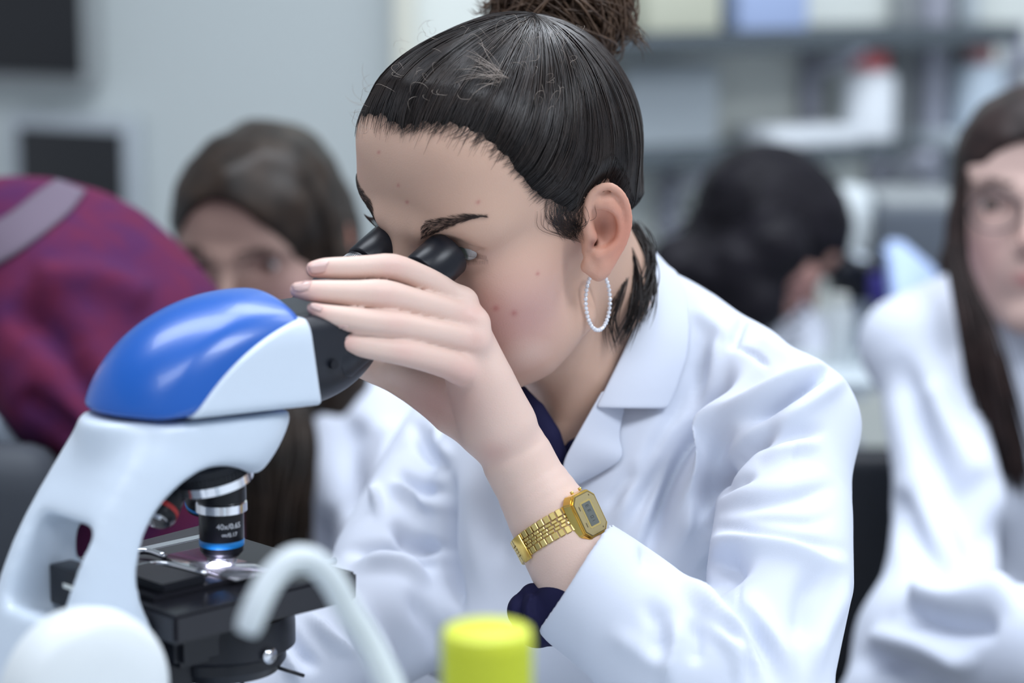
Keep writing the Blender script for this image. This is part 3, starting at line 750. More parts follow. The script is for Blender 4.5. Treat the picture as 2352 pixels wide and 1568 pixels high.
# loose fine hairs over the crown, at the temple and at the nape
fly = []
def curl_hair(x, y, L, ang, cur, K=14):
    a = ang; q = [np.array((x, y), float)]
    for k in range(K-1):
        a += cur*(1+.6*math.sin(k)); q.append(q[-1]+L/K*np.array((math.cos(a), math.sin(a))))
    out = []
    for k, (u, w_) in enumerate(q):
        h = hit(bvh_all, u, w_, .002+.004*math.sin(3.1*k/K))
        if h is None: h = P(u, w_, 1.63)
        out.append(h)
    out = np.array(out); m = np.median(out[:, 1]); out[:, 1] = np.where(np.abs(out[:, 1]-m) > .02, m, out[:, 1])
    return out
bvh_all = gb
for i in range(70):
    fly.append(curl_hair(rng.uniform(900, 1330), rng.uniform(60, 250), rng.uniform(18, 60), rng.uniform(0, 6.28), rng.normal(0, .22)))
for i in range(34):
    fly.append(curl_hair(1152+rng.normal(0, 7), 182+rng.normal(0, 9), rng.uniform(55, 120), 3.40+rng.normal(0, .26), rng.normal(-.015, .03)))
for i in range(16):
    fly.append(curl_hair(850+rng.normal(0, 10), 200+rng.uniform(0, 110), rng.uniform(30, 70), 3.6+rng.normal(0, .6), rng.normal(0, .2)))
FLY = mat('loose_hair', (.30, .24, .20), .45, spec=.6)
strands('loose_hair', fly, .00009, FLY, cap)['kind'] = 'stuff'
side = []
for i in range(150):      # wisps in front of the ear and along the temple
    x0, y0 = 1290+rng.normal(0, 22), 470+rng.normal(0, 22)
    tgt = (rng.uniform(1290, 1345), rng.uniform(520, 560))
    pts = catmull([(x0, y0), (x0+rng.uniform(-8, 16), (y0+tgt[1])/2+8), tgt], 12)
    side.append([hit(body_bvh, u, w_, .0007) if hit(body_bvh, u, w_) is not None else P(u, w_, 1.6) for u, w_ in pts])
for i in range(170):      # forehead edge, combed back
    t = rng.random(); x0 = np.interp(t, [0, .35, .6, .8, 1], [880, 1000, 1110, 1180, 1230])+rng.normal(0, 8)
    y0 = np.interp(t, [0, .35, .6, .8, 1], [300, 300, 335, 400, 455])+rng.uniform(-8, 12)
    L = rng.uniform(40, 90); a = np.interp(t, [0, .4, 1], [-1.0, -.35, -.25])+rng.normal(0, .15)
    pts = [(x0+L*u*math.cos(a-.5*u), y0+L*u*math.sin(a-.5*u)) for u in np.linspace(0, 1, 10)]
    side.append(catmull([hit(body_bvh, u, w_, .0009) if hit(body_bvh, u, w_) is not None else P(u, w_, 1.6) for u, w_ in pts], 12))
side = np.array([s_ if len(s_) == 12 else catmull(s_, 12) for s_ in side])
strands('loose_hair', side, .00013, HAIR, cap)['kind'] = 'stuff'
px_hairs([(1440,560,1.66),(1462,640,1.66),(1455,720,1.655),(1425,790,1.655)], 60, .0035, 0, .0004, 'nape_hair', HAIR, cap)['kind'] = 'stuff'
px_hairs([(1445,600,1.66),(1425,680,1.65),(1405,740,1.648),(1415,800,1.648)], 26, .003, 0, .0003, 'nape_hair', HAIR, cap)['kind'] = 'stuff'
px_hairs([(1455,520,1.69),(1480,580,1.69),(1478,650,1.68),(1450,720,1.67)], 170, .0068, 0, .0006, 'nape_hair', HAIR, cap)['kind'] = 'stuff'
# ---------------------------------------------------------------- eyebrows, lashes, eyes, nails
def surf(q, off=.0003):
    h, n, _, _ = body_bvh.find_nearest(Vector(H.w(q))); return np.array(h+n*off)
def near_px(px, py, off, d):
    h = hit(body_bvh, px, py, off)
    if h is not None and abs(h[1]-d) < .05: return h
    h, n, _, _ = body_bvh.find_nearest(Vector(P(px, py, d))); return np.array(h+n*off)
bw = [(966,540),(985,527),(1010,516),(1040,506),(1075,498),(1108,495)]
bl = [H.l(near_px(x, y, 0, 1.545)) for x, y in bw]
BROW = mat('eyebrow_hair', (.035, .020, .017), .5)
for s in (1, -1):
    prs = []
    for i in range(620):
        t = rng.random()**1.0; c = catmull(bl, 40)[int(t*39)]; wd = np.interp(t, [0, .12, .6, 1], [.0050, .0076, .0046, .0010])
        u = rng.uniform(-1, 1); q = c+np.array((0, -.3, .95))*u*wd; q = q*(s, 1, 1)
        dr = np.array((-.75, -.25, np.interp(t, [0, .2, 1], [.9, .35, -.1])-u*.35))*(s, 1, 1); dr = dr/np.linalg.norm(dr)
        L = rng.uniform(.004, .0075)*np.interp(t, [0, 1], [.8, 1])
        prs.append([surf(q+dr*L*k/4, .0002+.0002*k) for k in range(5)])
    strands('eyebrow', prs, .00010, BROW, woman)['kind'] = 'stuff'
EYEM = bpy.data.materials.new('eye'); EYEM.use_nodes = True; nt = EYEM.node_tree; b = nt.nodes['Principled BSDF']
at = nt.nodes.new('ShaderNodeAttribute'); at.attribute_name = 'Col'; nt.links.new(at.outputs['Color'], b.inputs['Base Color']); b.inputs['Roughness'].default_value = .12
def eyes(H_, par, gaze=(0, 1, -.05), iris=(.16, .19, .17), z=.0278, x=.0394):
    for s in (1, -1):
        bm = bmesh.new(); bmesh.ops.create_uvsphere(bm, u_segments=48, v_segments=32, radius=.0122*H_.k)
        g = nrm(H_.R@np.array(gaze)); F_ = frame(g); 
        me = bpy.data.meshes.new('eye'); bm.to_mesh(me); bm.free()
        v = mverts(me); c = H_.w(s*x, .0730, z); ang = np.degrees(np.arccos(np.clip(nrmr(v)[:, 2], -1, 1)))
        col = np.where(ang[:, None] < 11, np.array((.01, .01, .01)), np.where(ang[:, None] < 29, np.array(iris), np.array((.62, .60, .60))))
        v2 = v*(1+.06*np.exp(-(ang/22)**2))[:, None]
        setv(me, v2@F_.T+c); vcol(me, col); link('eye', me, EYEM, par)
def nrmr(v): return v/np.linalg.norm(v, axis=1, keepdims=True)
eyes(H, woman, (0.05, 1, -.1))
lash = []
for s in (1, -1):
    for i in range(56):
        t = i/55; q0 = np.array((s*np.interp(t, [0, 1], [.0288, .0554]), .0893-.012*t*t, .0308-.0035*(2*t-1)**2-.001*t))
        out = np.array((s*(.25+.9*t), .85, -.25)); L = .0065
        lash.append([H.w(q0+out*L*u+np.array((0, 0, -.0035*u*(1-u)*2+.003*u*u))) for u in np.linspace(0, 1, 6)])
    for i in range(30):
        t = i/29; q0 = np.array((s*np.interp(t, [0, 1], [.0322, .0548]), .0868-.011*t*t, .0225+.001*t))
        lash.append([H.w(q0+np.array((s*(.2+.5*t), .8, -.7))*.004*u) for u in np.linspace(0, 1, 6)])
strands('eyelashes', lash, .00009, BROW, woman)['kind'] = 'stuff'
def patch(name, A, B, mat_, parent, bvh, off=.0003, nu=10, nv=6, thick=.0004, d=1.49, bulge=0., maxd=.03):
    """sheet between two pixel polylines, laid on a surface and thickened"""
    A = catmull(A, nu); B = catmull(B, nu); g = []
    for i in range(nu):
        for j in range(nv):
            t = j/(nv-1); u, w_ = A[i]*(1-t)+B[i]*t
            h = hit(bvh, u, w_, off+bulge*4*t*(1-t))
            if h is None or abs(h[1]-d) > maxd:
                hh, n_, _, _ = bvh.find_nearest(Vector(P(u, w_, d))); h = np.array(hh+n_*off)
            g.append(h)
    f = [(i*nv+j, i*nv+j+1, (i+1)*nv+j+1, (i+1)*nv+j) for i in range(nu-1) for j in range(nv-1)]
    o = link(name, np_mesh(name, g, f), mat_, parent)
    m = o.modifiers.new('t', 'SOLIDIFY'); m.thickness = thick; m.offset = 0; m.use_even_offset = False
    return o
for A, B, d in (([(707,611),(730,603),(756,601)], [(715,628),(730,629),(746,624)], 1.475), ([(667,652),(690,646),(716,646)], [(676,668),(690,670),(708,666)], 1.462),
                ([(705,692),(722,697),(742,706)], [(712,706),(724,712),(737,716)], 1.462), ([(776,762),(790,760),(806,768)], [(776,772),(786,778),(799,778)], 1.47)):
    patch('fingernail', A, B, NAIL, woman, body_bvh, .00025, d=d, thick=.0005, maxd=.018)
# ================================================================ clothes of the woman
COAT = mat('white_cotton', (.64, .68, .78), .82, spec=.2, bump=(1400, .00008))
NAVY = mat('navy_cloth', (.010, .010, .045), .8, spec=.2, bump=(1200, .0001))
def Q(*q, ref=None):   # (px, py, depth, radius px) -> points, radii
    return [P(x, y, d) for x, y, d, r in q], [r*M(d) for x, y, d, r in q]
slv = Shape()          # left sleeve below the elbow, cut square at the cuff
slv.chain(*Q((1760,1660,1.520,160), (1600,1560,1.515,172), (1450,1430,1.535,160), (1318,1325,1.555,152), (1240,1262,1.565,150)), k=.01)
e3 = P(1232, 1455, 1.555)-P(1407, 1197, 1.555); vr = P(1318, 1325, 1.)-np.array(EYE); cn = nrm(np.cross(e3, vr)); cut = P(1318, 1325, 1.555)
if cn[0] > 0: cn = -cn
slv.half(cut, cn, k=.002)
slv.chain(*Q((1400,1395,1.545,128), (1318,1325,1.555,141), (1220,1245,1.567,141)), 's', .003)
coat = Shape()
coat.chain(*Q((1820,985,1.665,140), (1800,1150,1.625,152), (1790,1330,1.575,168), (1762,1520,1.53,156), (1735,1680,1.50,150)), k=.02)
coat.chain(*Q((1500,760,1.765,120), (1590,800,1.75,125), (1700,860,1.715,125), (1815,965,1.67,130)), k=.03)
coat.chain(*Q((1440,820,1.75,180), (1410,1000,1.74,205)), k=.04)
coat.ell(P(1420, 1190, 1.79), (.135, .120, .13), frame((.45, .1, 1)), k=.05)
coat.ell(P(1430, 1480, 1.80), (.150, .135, .17), k=.05)
coat.chain(*Q((1640,1000,1.72,110), (1500,1180,1.70,100), (1380,1450,1.70,120)), k=.05)       # chest toward the left arm
coat.chain(*Q((1130,1010,1.80,90), (1120,1200,1.74,100), (1130,1450,1.70,110)), k=.05)         # right front panel
# right sleeve
coat.chain(*Q((1250,960,1.88,120), (1050,1030,1.89,138), (975,1140,1.84,130), (905,1290,1.77,140), (870,1430,1.71,140)), k=.02)
coat.chain(*Q((870,1430,1.71,140), (720,1520,1.665,120), (560,1600,1.63,105), (420,1640,1.60,92)), k=.02)
coat.add(lambda p: slv.ev(p), P(1500, 1450, 1.53), .16, 'u', .012)
Vp = np.array([(1478,540),(1476,620),(1462,690),(1420,790),(1350,905),(1300,985),(1262,1075),(1250,1130),(1215,1060),(1170,960),(1120,850),(1180,700),(1330,520)], float)
def inpoly(px):
    d, _ = stroke_field(px, np.vstack([Vp, Vp[:1]])); c = np.zeros(len(px), bool); j = len(Vp)-1
    for i in range(len(Vp)):
        a, b = Vp[i], Vp[j]; m = ((a[1] > px[:, 1]) != (b[1] > px[:, 1])) & (px[:, 0] < (b[0]-a[0])*(px[:, 1]-a[1])/(b[1]-a[1]+1e-9)+a[0]); c ^= m; j = i
    return np.where(c, -np.abs(d), np.abs(d))
def vcut(p):
    a = inpoly(PX(p))*.00030; b = p[:, 1]-1.742; return np.maximum(a, b)
coat.add(vcut, P(1330, 850, 1.68), .16, 's', .004)
coat_me = coat.mesh('lab_coat', .0024, lo=(-.245, 1.44, ZC-.245), hi=(.30, 1.99, ZC+.07))
def rough_cloth(me, amp, sc, seed=0):
    """soft irregular creasing so that no cloth surface stays perfectly round"""
    r_ = np.random.default_rng(seed); v = mverts(me); n = mnorms(me); d = np.zeros(len(v))
    for i in range(14):
        k = r_.normal(size=3)*sc; d += np.sin(v@k+r_.random()*6.28+1.5*np.sin(v@(r_.normal(size=3)*sc*.6)))
    setv(me, v+n*(d*amp/3.7)[:, None])
rough_cloth(coat_me, .0007, 38., 3)
folds(coat_me, [
 # upper arm
 ([(1950,825),(1875,872),(1809,916),(1740,956),(1690,985)], -9, 9, 13),
 ([(1960,850),(1890,905),(1830,950),(1760,992)], 3.5, 20, 24),
 ([(1920,820),(1800,878),(1720,930),(1640,1010)], 5.5, 20, 14),
 ([(1803,971),(1737,1010),(1671,1076),(1626,1143),(1608,1225)], -13, 11, 22),
 ([(1790,960),(1720,1000),(1655,1062),(1612,1130)], 4, 14, 14),
 ([(1910,985),(1809,1000),(1720,1035)], -3.4, 12, 18),
 ([(1900,1015),(1810,1032),(1740,1062)], 2.5, 18, 18),
 ([(1745,1090),(1671,1121),(1630,1150)], -3, 9, 14),
 ([(1615,1200),(1698,1160),(1809,1143),(1940,1110)], -2.4, 12, 22),
 ([(1620,1175),(1700,1130),(1809,1110),(1930,1075)], 1.2, 20, 20),
 ([(1660,1200),(1754,1190),(1864,1198),(1930,1176)], -1.8, 12, 18),
 ([(1590,1222),(1640,1212),(1700,1210),(1809,1224),(1892,1250),(1968,1272)], -3, 14, 13),
 ([(1585,1246),(1640,1240),(1700,1242),(1809,1256),(1892,1286),(1968,1304)], 4, 14, 26),
 ([(1640,1260),(1665,1300),(1700,1345)], -7, 42, 42),
 ([(1562,1287),(1590,1353),(1643,1414),(1698,1475),(1748,1590)], 7, 26, 18),
 ([(1600,1300),(1640,1370),(1700,1430),(1760,1500),(1800,1600)], -4, 18, 24),
 ([(1700,1340),(1740,1420),(1790,1500),(1820,1590)], 4, 28, 28),
 ([(1890,1290),(1850,1380),(1840,1500)], -3.5, 22, 30),
 ([(1960,1290),(1925,1380),(1880,1480),(1860,1590)], 3, 24, 20),
 ([(1821,980),(1822,1060),(1812,1130)], -.8, 4, 4),
 ([(1705,1330),(1698,1370),(1700,1420)], -.8, 4, 4),
 # shoulder, yoke and chest
 ([(1722,715),(1697,760),(1680,812)], -4.5, 8, 12),
 ([(1684,796),(1720,806),(1745,824),(1772,848)], -2.4, 6, 6),
 ([(1687,800),(1655,880),(1621,938),(1582,1010),(1532,1137),(1493,1254),(1470,1340)], -14, 34, 18),
 ([(1715,830),(1690,900),(1655,960),(1620,1020),(1570,1120),(1515,1270)], 9, 18, 26),
 ([(1755,870),(1700,925),(1650,990),(1612,1070),(1585,1180),(1550,1290)], 7, 18, 20),
 ([(1690,990),(1640,1060),(1600,1130),(1578,1220)], -3.5, 14, 18),
 ([(1606,735),(1620,790),(1602,870),(1560,960),(1500,1080),(1430,1250)], -11, 26, 26),
 ([(1655,745),(1640,800),(1612,880),(1575,940)], 3.5, 16, 16),
 ([(1600,830),(1575,925),(1535,1000),(1460,1150)], 7, 20, 16),
 ([(1510,1010),(1480,1080),(1440,1160),(1415,1230)], 2.5, 24, 24),
 ([(1470,1060),(1420,1130),(1380,1180)], -2.5, 18, 18),
 ([(1730,770),(1790,800),(1860,835)], 2.2, 16, 22),
 ([(1580,700),(1640,745),(1700,790)], 2.0, 18, 18),
 # forearm sleeve
 ([(1470,1370),(1500,1405),(1512,1460),(1500,1530)], -3.2, 28, 22),
 ([(1540,1400),(1552,1450),(1545,1530),(1530,1600)], 3.0, 20, 20),
 ([(1585,1410),(1600,1460),(1600,1540)], -2.6, 14, 18),
 ([(1626,1431),(1680,1462),(1715,1503),(1735,1590)], -4, 10, 14),
 ([(1600,1420),(1650,1462),(1685,1510),(1700,1590)], 3, 14, 14),
 ([(1380,1440),(1460,1490),(1560,1560)], 1.8, 26, 26),
 # right front panel and right sleeve
 ([(1100,1010),(1082,1120),(1090,1250),(1120,1400)], 2.5, 30, 30),
 ([(1150,1080),(1150,1200),(1165,1320)], -2.5, 26, 26),
 ([(1035,1060),(1030,1160),(1026,1260),(1040,1330),(1060,1420)], -13, 14, 18),
 ([(851,1150),(880,1145)], 6, 26, 26),
 ([(892,1190),(930,1228),(975,1250),(1020,1262)], -7, 16, 16),
 ([(947,955),(970,1010),(993,1045),(1025,1100)], -6, 20, 16),
 ([(985,965),(1010,1020),(1035,1070)], 4, 16, 16),
 ([(905,1075),(945,1105),(985,1122),(1025,1118)], -5, 12, 16),
 ([(890,1100),(940,1140),(990,1158),(1020,1160)], 5, 14, 14),
 ([(780,1285),(830,1262),(906,1258),(970,1285),(1020,1315)], -7, 13, 16),
 ([(800,1315),(860,1292),(930,1300),(1000,1350)], 5, 16, 16),
 ([(815,1350),(840,1430),(880,1500),(930,1580)], 5, 20, 14),
 ([(790,1375),(815,1440),(850,1510),(900,1580)], -5, 14, 14),
 ([(700,1400),(740,1450),(790,1490),(830,1500)], 5, 16, 16),
 ([(640,1420),(690,1490),(740,1550)], -5, 14, 18),
 ([(620,1450),(660,1520),(700,1590)], 4, 16, 16),
 ([(930,1340),(990,1440),(1040,1540)], -3.5, 24, 24),
], taper=.36)
relax(coat_me, 1, .3)
woman_coat = link('lab_coat', coat_me, COAT, woman); woman_coat['label'] = 'creased white lab coat'
coat_bvh = bvh_of(coat_me)
def sheet(name, A, Bp, par, boff=.004, nu=26, nv=14, thick=.0022, bulge=.004, off=.003):
    """turned cloth edge: A = (px,py,depth) free edge, Bp = pixel polyline lying on the coat"""
    A3 = catmull([P(*a) for a in A], nu); Bq = catmull(Bp, nu); g = []
    dprev = None; B3 = []
    for b in Bq:
        h = hit(coat_bvh, b[0], b[1], boff); B3.append(h)
    for i in range(nu):
        if B3[i] is None: B3[i] = next((B3[j] for j in list(range(i, nu))+list(range(i, -1, -1)) if B3[j] is not None)); B3[i] = P(Bq[i][0], Bq[i][1], B3[i][1])
    for i in range(nu):
        for j in range(nv):
            t = j/(nv-1); p = A3[i]*(1-t)+B3[i]*t; p = p+np.array((0, -bulge*4*t*(1-t), 0))
            u, w_ = PX(p); h = hit(coat_bvh, u, w_, off)
            if h is not None and h[1] < p[1]: p = P(u, w_, h[1])
            g.append(p)
    f = [(i*nv+j, i*nv+j+1, (i+1)*nv+j+1, (i+1)*nv+j) for i in range(nu-1) for j in range(nv-1)]
    me = np_mesh(name, g, f); relax(me, 2, .4)
    o = link(name, me, COAT, par); m = o.modifiers.new('t', 'SOLIDIFY'); m.thickness = thick; m.offset = 0
    s_ = o.modifiers.new('s', 'SUBSURF'); s_.levels = 1; s_.render_levels = 1
    return o, me
col_o, col_me = sheet('collar', [(1456,546,1.735),(1480,612,1.715),(1470,690,1.690),(1440,780,1.668),(1398,868,1.652),(1362,940,1.645)],
      [(1500,575),(1548,632),(1578,705),(1582,790),(1560,870),(1527,944)], woman_coat, bulge=.006)
folds(col_me, [([(1520,620),(1545,700),(1520,800),(1480,900)], -1.6, 14, 14), ([(1490,640),(1500,740),(1470,840),(1430,930)], 1.6, 14, 14)])
lap_o, lap_me = sheet('lapel', [(1384,893,1.649),(1338,972,1.643),(1312,1018,1.640),(1293,1060,1.640),(1290,1110,1.642)],
      [(1440,918),(1424,998),(1431,1052),(1385,1085),(1330,1112)], woman_coat, boff=.003, bulge=.002)
sheet('collar_stand', [(1452,552,1.745),(1440,600,1.75),(1400,660,1.76)], [(1500,600),(1490,660),(1470,720)], woman_coat, bulge=0.)
# chest pocket welt and front placket seam, slightly proud
# ---- navy shirt seen in the neck opening and at the cuff
sh_ = Shape()
sh_.chain(*Q((1370,1020,1.70,60), (1290,1080,1.69,75), (1240,1180,1.70,80)), k=.02)
sh_.chain(*Q((1198,900,1.655,16), (1222,950,1.652,34), (1252,1005,1.652,38), (1272,1055,1.655,34)), k=.012)
sh_.chain(*Q((1475,600,1.72,18), (1478,660,1.70,16), (1462,720,1.69,14), (1425,820,1.685,13), (1370,930,1.68,14), (1315,1020,1.672,20)), k=.008)
sh_.chain(*Q((1225,1372,1.560,34), (1208,1402,1.556,44), (1235,1430,1.554,58), (1320,1395,1.556,96), (1395,1400,1.548,96)), k=.010)
sh_me = sh_.mesh('shirt', .002)
folds(sh_me, [([(1200,1350),(1190,1400),(1200,1440)], -2, 8, 10), ([(1225,1360),(1215,1400),(1225,1445)], 2, 8, 8)])
link('shirt', sh_me, NAVY, woman)['label'] = 'navy blue shirt'
# ================================================================ earring and watch
ea = empty('earring', tuple(P(1366, 640, 1.615)), 'silver beaded hoop earring hanging from the ear lobe', 'earring')
SILV = mat('silver', (.80, .82, .84), .16, metal=1.)
GEM = mat('clear_bead', (.72, .74, .80), .08, spec=1., coat=1.)
hc_ = P(1373, 690, 1.612); hx = nrm((.62, .95, 0)); rr_ = 68*M(1.612)
hoop = lambda a: hc_+hx*rr_*.52*math.sin(a)*1.0+np.array((0, 0, 1.))*rr_*math.cos(a)+nrm((.7, -.6, 0))*rr_*.18*math.sin(a)
bm = bmesh.new(); add_tube(bm, [hoop(a) for a in np.linspace(math.radians(14), math.radians(-340), 60)], .0007, 8); bm_obj('hoop', bm, SILV, ea)
bead = bmesh.new(); bmesh.ops.create_icosphere(bead, subdivisions=2, radius=.00155); bme = bpy.data.meshes.new('bead'); bead.to_mesh(bme); bead.free()
bme.materials.append(GEM); bme.polygons.foreach_set('use_smooth', np.zeros(len(bme.polygons), bool))
for i, a in enumerate(np.linspace(math.radians(-8), math.radians(-335), 38)):
    o = bpy.data.objects.new('bead', bme); COL.objects.link(o); o.parent = ea
    o.matrix_parent_inverse = ea.matrix_basis.inverted(); o.matrix_basis = M4(frame((math.sin(i*1.3), math.cos(i*2.1), .7))@np.diag((1, 1, .85)), hoop(a))
bm = bmesh.new(); add_tube(bm, [hoop(math.radians(14)), P(1368, 622, 1.614), P(1374, 618, 1.625), P(1384, 628, 1.632)], .0007, 8); bm_obj('ear_wire', bm, SILV, ea)
bm = bmesh.new(); add_box(bm, (.003, .002, .0045), M4(np.eye(3), hoop(math.radians(28))), .0005); bm_obj('clasp', bm, SILV, ea)
# watch
GOLD = mat('gold', (.86, .60, .16), .20, metal=1.)
GOLDB = mat('brushed_gold', (.80, .62, .24), .34, metal=1.)
FACE = mat('watch_face', (.34, .27, .12), .25, spec=.6, coat=.8)
LCD = mat('watch_display', (.10, .11, .10), .12, spec=.6, coat=1.)
DARKP = mat('watch_print', (.10, .07, .03), .4)
wc = P(1353, 1180, 1.547)                     # case centre
ax = nrm(P(1318, 1298, 1.566)-P(1196, 1080, 1.573)) # along the forearm
wn = nrm(np.array((.72, -.66, .16))); wn = nrm(wn-ax*(wn@ax)*.65); wy = nrm(ax-wn*(ax@wn)); wx = np.cross(wy, wn)
wt = empty('wristwatch', tuple(wc), 'gold digital wristwatch with an octagonal case and link bracelet on the wrist', 'watch')
WR3 = np.stack([wx, wy, wn], 1)
def octo(hw, hh, c): return [(-hw+c, -hh), (hw-c, -hh), (hw, -hh+c), (hw, hh-c), (hw-c, hh), (-hw+c, hh), (-hw, hh-c), (-hw, -hh+c)]
def prism(name, pts, z0, z1, mt, par, R3, o3, bev=.0004, top=None):
    bm = bmesh.new(); a = [bm.verts.new(R3@np.array((x, y, z0))+o3) for x, y in pts]; b_ = [bm.verts.new(R3@np.array((x, y, z1))+o3) for x, y in (top or pts)]; n = len(pts)
    bm.faces.new(a[::-1]); bm.faces.new(b_)
    for i in range(n): bm.faces.new((a[i], a[(i+1) % n], b_[(i+1) % n], b_[i]))
    if bev: bmesh.ops.bevel(bm, geom=list(bm.edges), offset=bev, segments=2, affect='EDGES')
    return bm_obj(name, bm, mt, par, True, 30)
case = prism('case', octo(.0135, .0160, .0046), -.0065, .0, GOLD, wt, WR3, wc, .0006, octo(.0125, .0150, .0046))
prism('bezel', octo(.0118, .0145, .0044), .0, .0009, GOLD, case, WR3, wc, .0003)
prism('bezel_line', octo(.0109, .0136, .0041), .0006, .00105, DARKP, case, WR3, wc, 0)
prism('dial', octo(.0105, .0132, .0040), .0007, .0012, FACE, case, WR3, wc, .0001)
prism('display_frame', octo(.0056, .0090, .0008), .0012, .0013, GOLDB, case, WR3, wc, 0)
prism('display', octo(.0042, .0078, .0004), .0012, .00145, LCD, case, WR3, wc, 0)
dig = bmesh.new()
def seg7(ch, ox, oy, s):
    segs = {'0': 'abcdef', '1': 'bc', '2': 'abged', '3': 'abgcd', '4': 'fgbc', '5': 'afgcd', '6': 'afgedc', '7': 'abc', '8': 'abcdefg', '9': 'abcdfg'}[ch]
    pos = {'a': (0, 1, 1, .16), 'g': (0, 0, 1, .16), 'd': (0, -1, 1, .16), 'b': (.5, .5, .16, 1), 'c': (.5, -.5, .16, 1), 'f': (-.5, .5, .16, 1), 'e': (-.5, -.5, .16, 1)}
    for c in segs:
        x, y, w_, h_ = pos[c]; q = np.array((oy+y*s, -(ox+x*s), .0015)); add_box(dig, (h_*s, w_*s, .00005), M4(WR3, wc+WR3@q))
for i, c in enumerate('1033'): seg7(c, -.0056+i*.0033+(i > 1)*.0010, 0, .0013)
LCDK = mat('display_digit', (.02, .02, .02), .3); bm_obj('digits', dig, LCDK, case, False)['kind'] = 'stuff'
bm = bmesh.new()
for y in (-.0112, .0112): add_box(bm, (.0008, .0010, .0001), M4(WR3, wc+WR3@np.array((-.006, y, .00125)))); add_box(bm, (.0008, .0030, .0001), M4(WR3, wc+WR3@np.array((.0075, y*.5, .00125))))
bm_obj('dial_print', bm, DARKP, case, False)['kind'] = 'stuff'
for y in (-.007, .007):
    bm = bmesh.new(); add_lathe(bm, [(.0, .0), (.0011, .0002), (.0012, .002)][::-1], M4(np.stack([wn, wx, -wy], 1) if True else np.eye(3), wc+WR3@np.array((y*.6, -.0158, -.002))), 16); bm_obj('push_button', bm, GOLD, wt)
# bracelet: elliptical ring of link rows round the wrist
fc = P(1277, 1221, 1.570)                    # wrist centre under the bracelet
rA = nrm(np.cross(ax, np.array((0, 1., 0)))); rB = nrm(np.cross(ax, rA))
if rA[0] < 0: rA = -rA
if rB[1] > 0: rB = -rB
tiltn = nrm(ax+.10*rB)            # ring plane normal
rA = nrm(rA-tiltn*(rA@tiltn)); rB = nrm(rB-tiltn*(rB@tiltn))
RA, RB = 101*M(1.572), .0302
def ringp(a): return fc+rA*RA*math.cos(a)+rB*RB*math.sin(a)
def bars(n0, n1, wid, shift=0.):
    rows = []
    aa = np.linspace(n0, n1, 400); pp = np.array([ringp(a) for a in aa]); s = np.concatenate([[0], np.cumsum(np.linalg.norm(np.diff(pp, axis=0), axis=1))])
    N = int(s[-1]/.0044)
    return [(np.interp((i+.5)/N*s[-1], s, aa)) for i in range(N)]
ang0 = math.radians(26); ang1 = math.radians(340)
for i, a in enumerate(bars(ang0, ang1, 0)):
    p = ringp(a); tg = nrm(ringp(a+.01)-ringp(a-.01)); z = np.cross(tiltn, tg); z = z if z@(p-fc) > 0 else -z; R_ = np.stack([tg, tiltn, z], 1)
    W_ = np.interp(i, [0, 10, 40], [.0185, .0165, .0155])
    if i == 0: W_ = .0192
    bm = bmesh.new()
    if i == 0:
        add_box(bm, (.0042, W_, .0018), M4(R_, p), .0004)
    else:
        for k, (w0, off) in enumerate(((.30, 0), (.13, .5), (.13, 0), (.13, .5), (.30, 0))):
            cc = sum(q for q in (.30, .13, .13, .13, .30)[:k])+w0/2
            y = (cc/.99-.5)*W_
            add_box(bm, (.0038, w0*W_*.90, .0017+(.0003 if k in (0, 4) else 0)), M4(R_, p+tiltn*y+tg*(off*.0022)), .00035, 1)
    bm_obj('bracelet_link', bm, GOLDB, wt, True, 30)
bm = bmesh.new(); a = math.radians(96); p = ringp(math.radians(142)); tg = nrm(ringp(2.488)-ringp(2.468)); z = np.cross(tiltn, tg); R_ = np.stack([tg, tiltn, z], 1)
add_box(bm, (.0085, .0172, .0012), M4(R_, p+tiltn*.0012-z*np.sign(z@(fc-p))*.0014), .0004); bm_obj('clasp', bm, GOLD, wt, True, 30)
bm = bmesh.new(); p = ringp(math.radians(17)); tg = nrm(ringp(.31)-ringp(.29)); z = np.cross(tiltn, tg); R_ = np.stack([tg, tiltn, z], 1)
for y in (-.0086, .0086): add_box(bm, (.0060, .0014, .0026), M4(R_, p+tiltn*y), .0004)
add_box(bm, (.0012, .0158, .0014), M4(R_, p+tg*.0006), .0003)
bm_obj('lug', bm, GOLD, wt, True, 30)

ROOTS += [ea, wt, woman]
# ================================================================ microscope
WHT = mat('white_plastic', (.62, .70, .80), .32, spec=.5, bump=(700, .00004))
BLU = mat('blue_plastic', (.003, .095, .44), .30, spec=.6, coat=.15)
BLK = mat('black_paint', (.010, .011, .016), .32, spec=.3, bump=(1500, .00003))
BLKM = mat('black_satin', (.013, .015, .022), .42, spec=.35)
CHR = mat('chrome', (.75, .76, .80), .14, metal=1.)
GLS = mat('lens_glass', (.10, .06, .14), .03, spec=.8, coat=1.)
RING = mat('blue_ring', (.01, .22, .62), .35)
TICKM = mat('pale_strip', (.75, .78, .75), .4)
GREYP = mat('grey_plastic', (.30, .35, .42), .5)
SCO = P(500, 1290, 1.483)
az_ = math.radians(44)
FU = GI@np.array((math.cos(az_), math.sin(az_), 0)); FV = GI@np.array((math.sin(az_), -math.cos(az_), 0)); FW = GI@np.array((0, 0, 1.))
MR = np.stack([FU, FV, FW], 1)
def MP(u, v, w): return SCO+u*FU+v*FV+(w+.133)*FW     # w measured from the camera height
scope = empty('microscope', tuple(MP(-.06, 0, -.35)), 'white compound microscope with a blue domed top, black eyepieces and black stage', 'microscope')
inc = math.radians(30); T = math.cos(inc)*FU+math.sin(inc)*FW
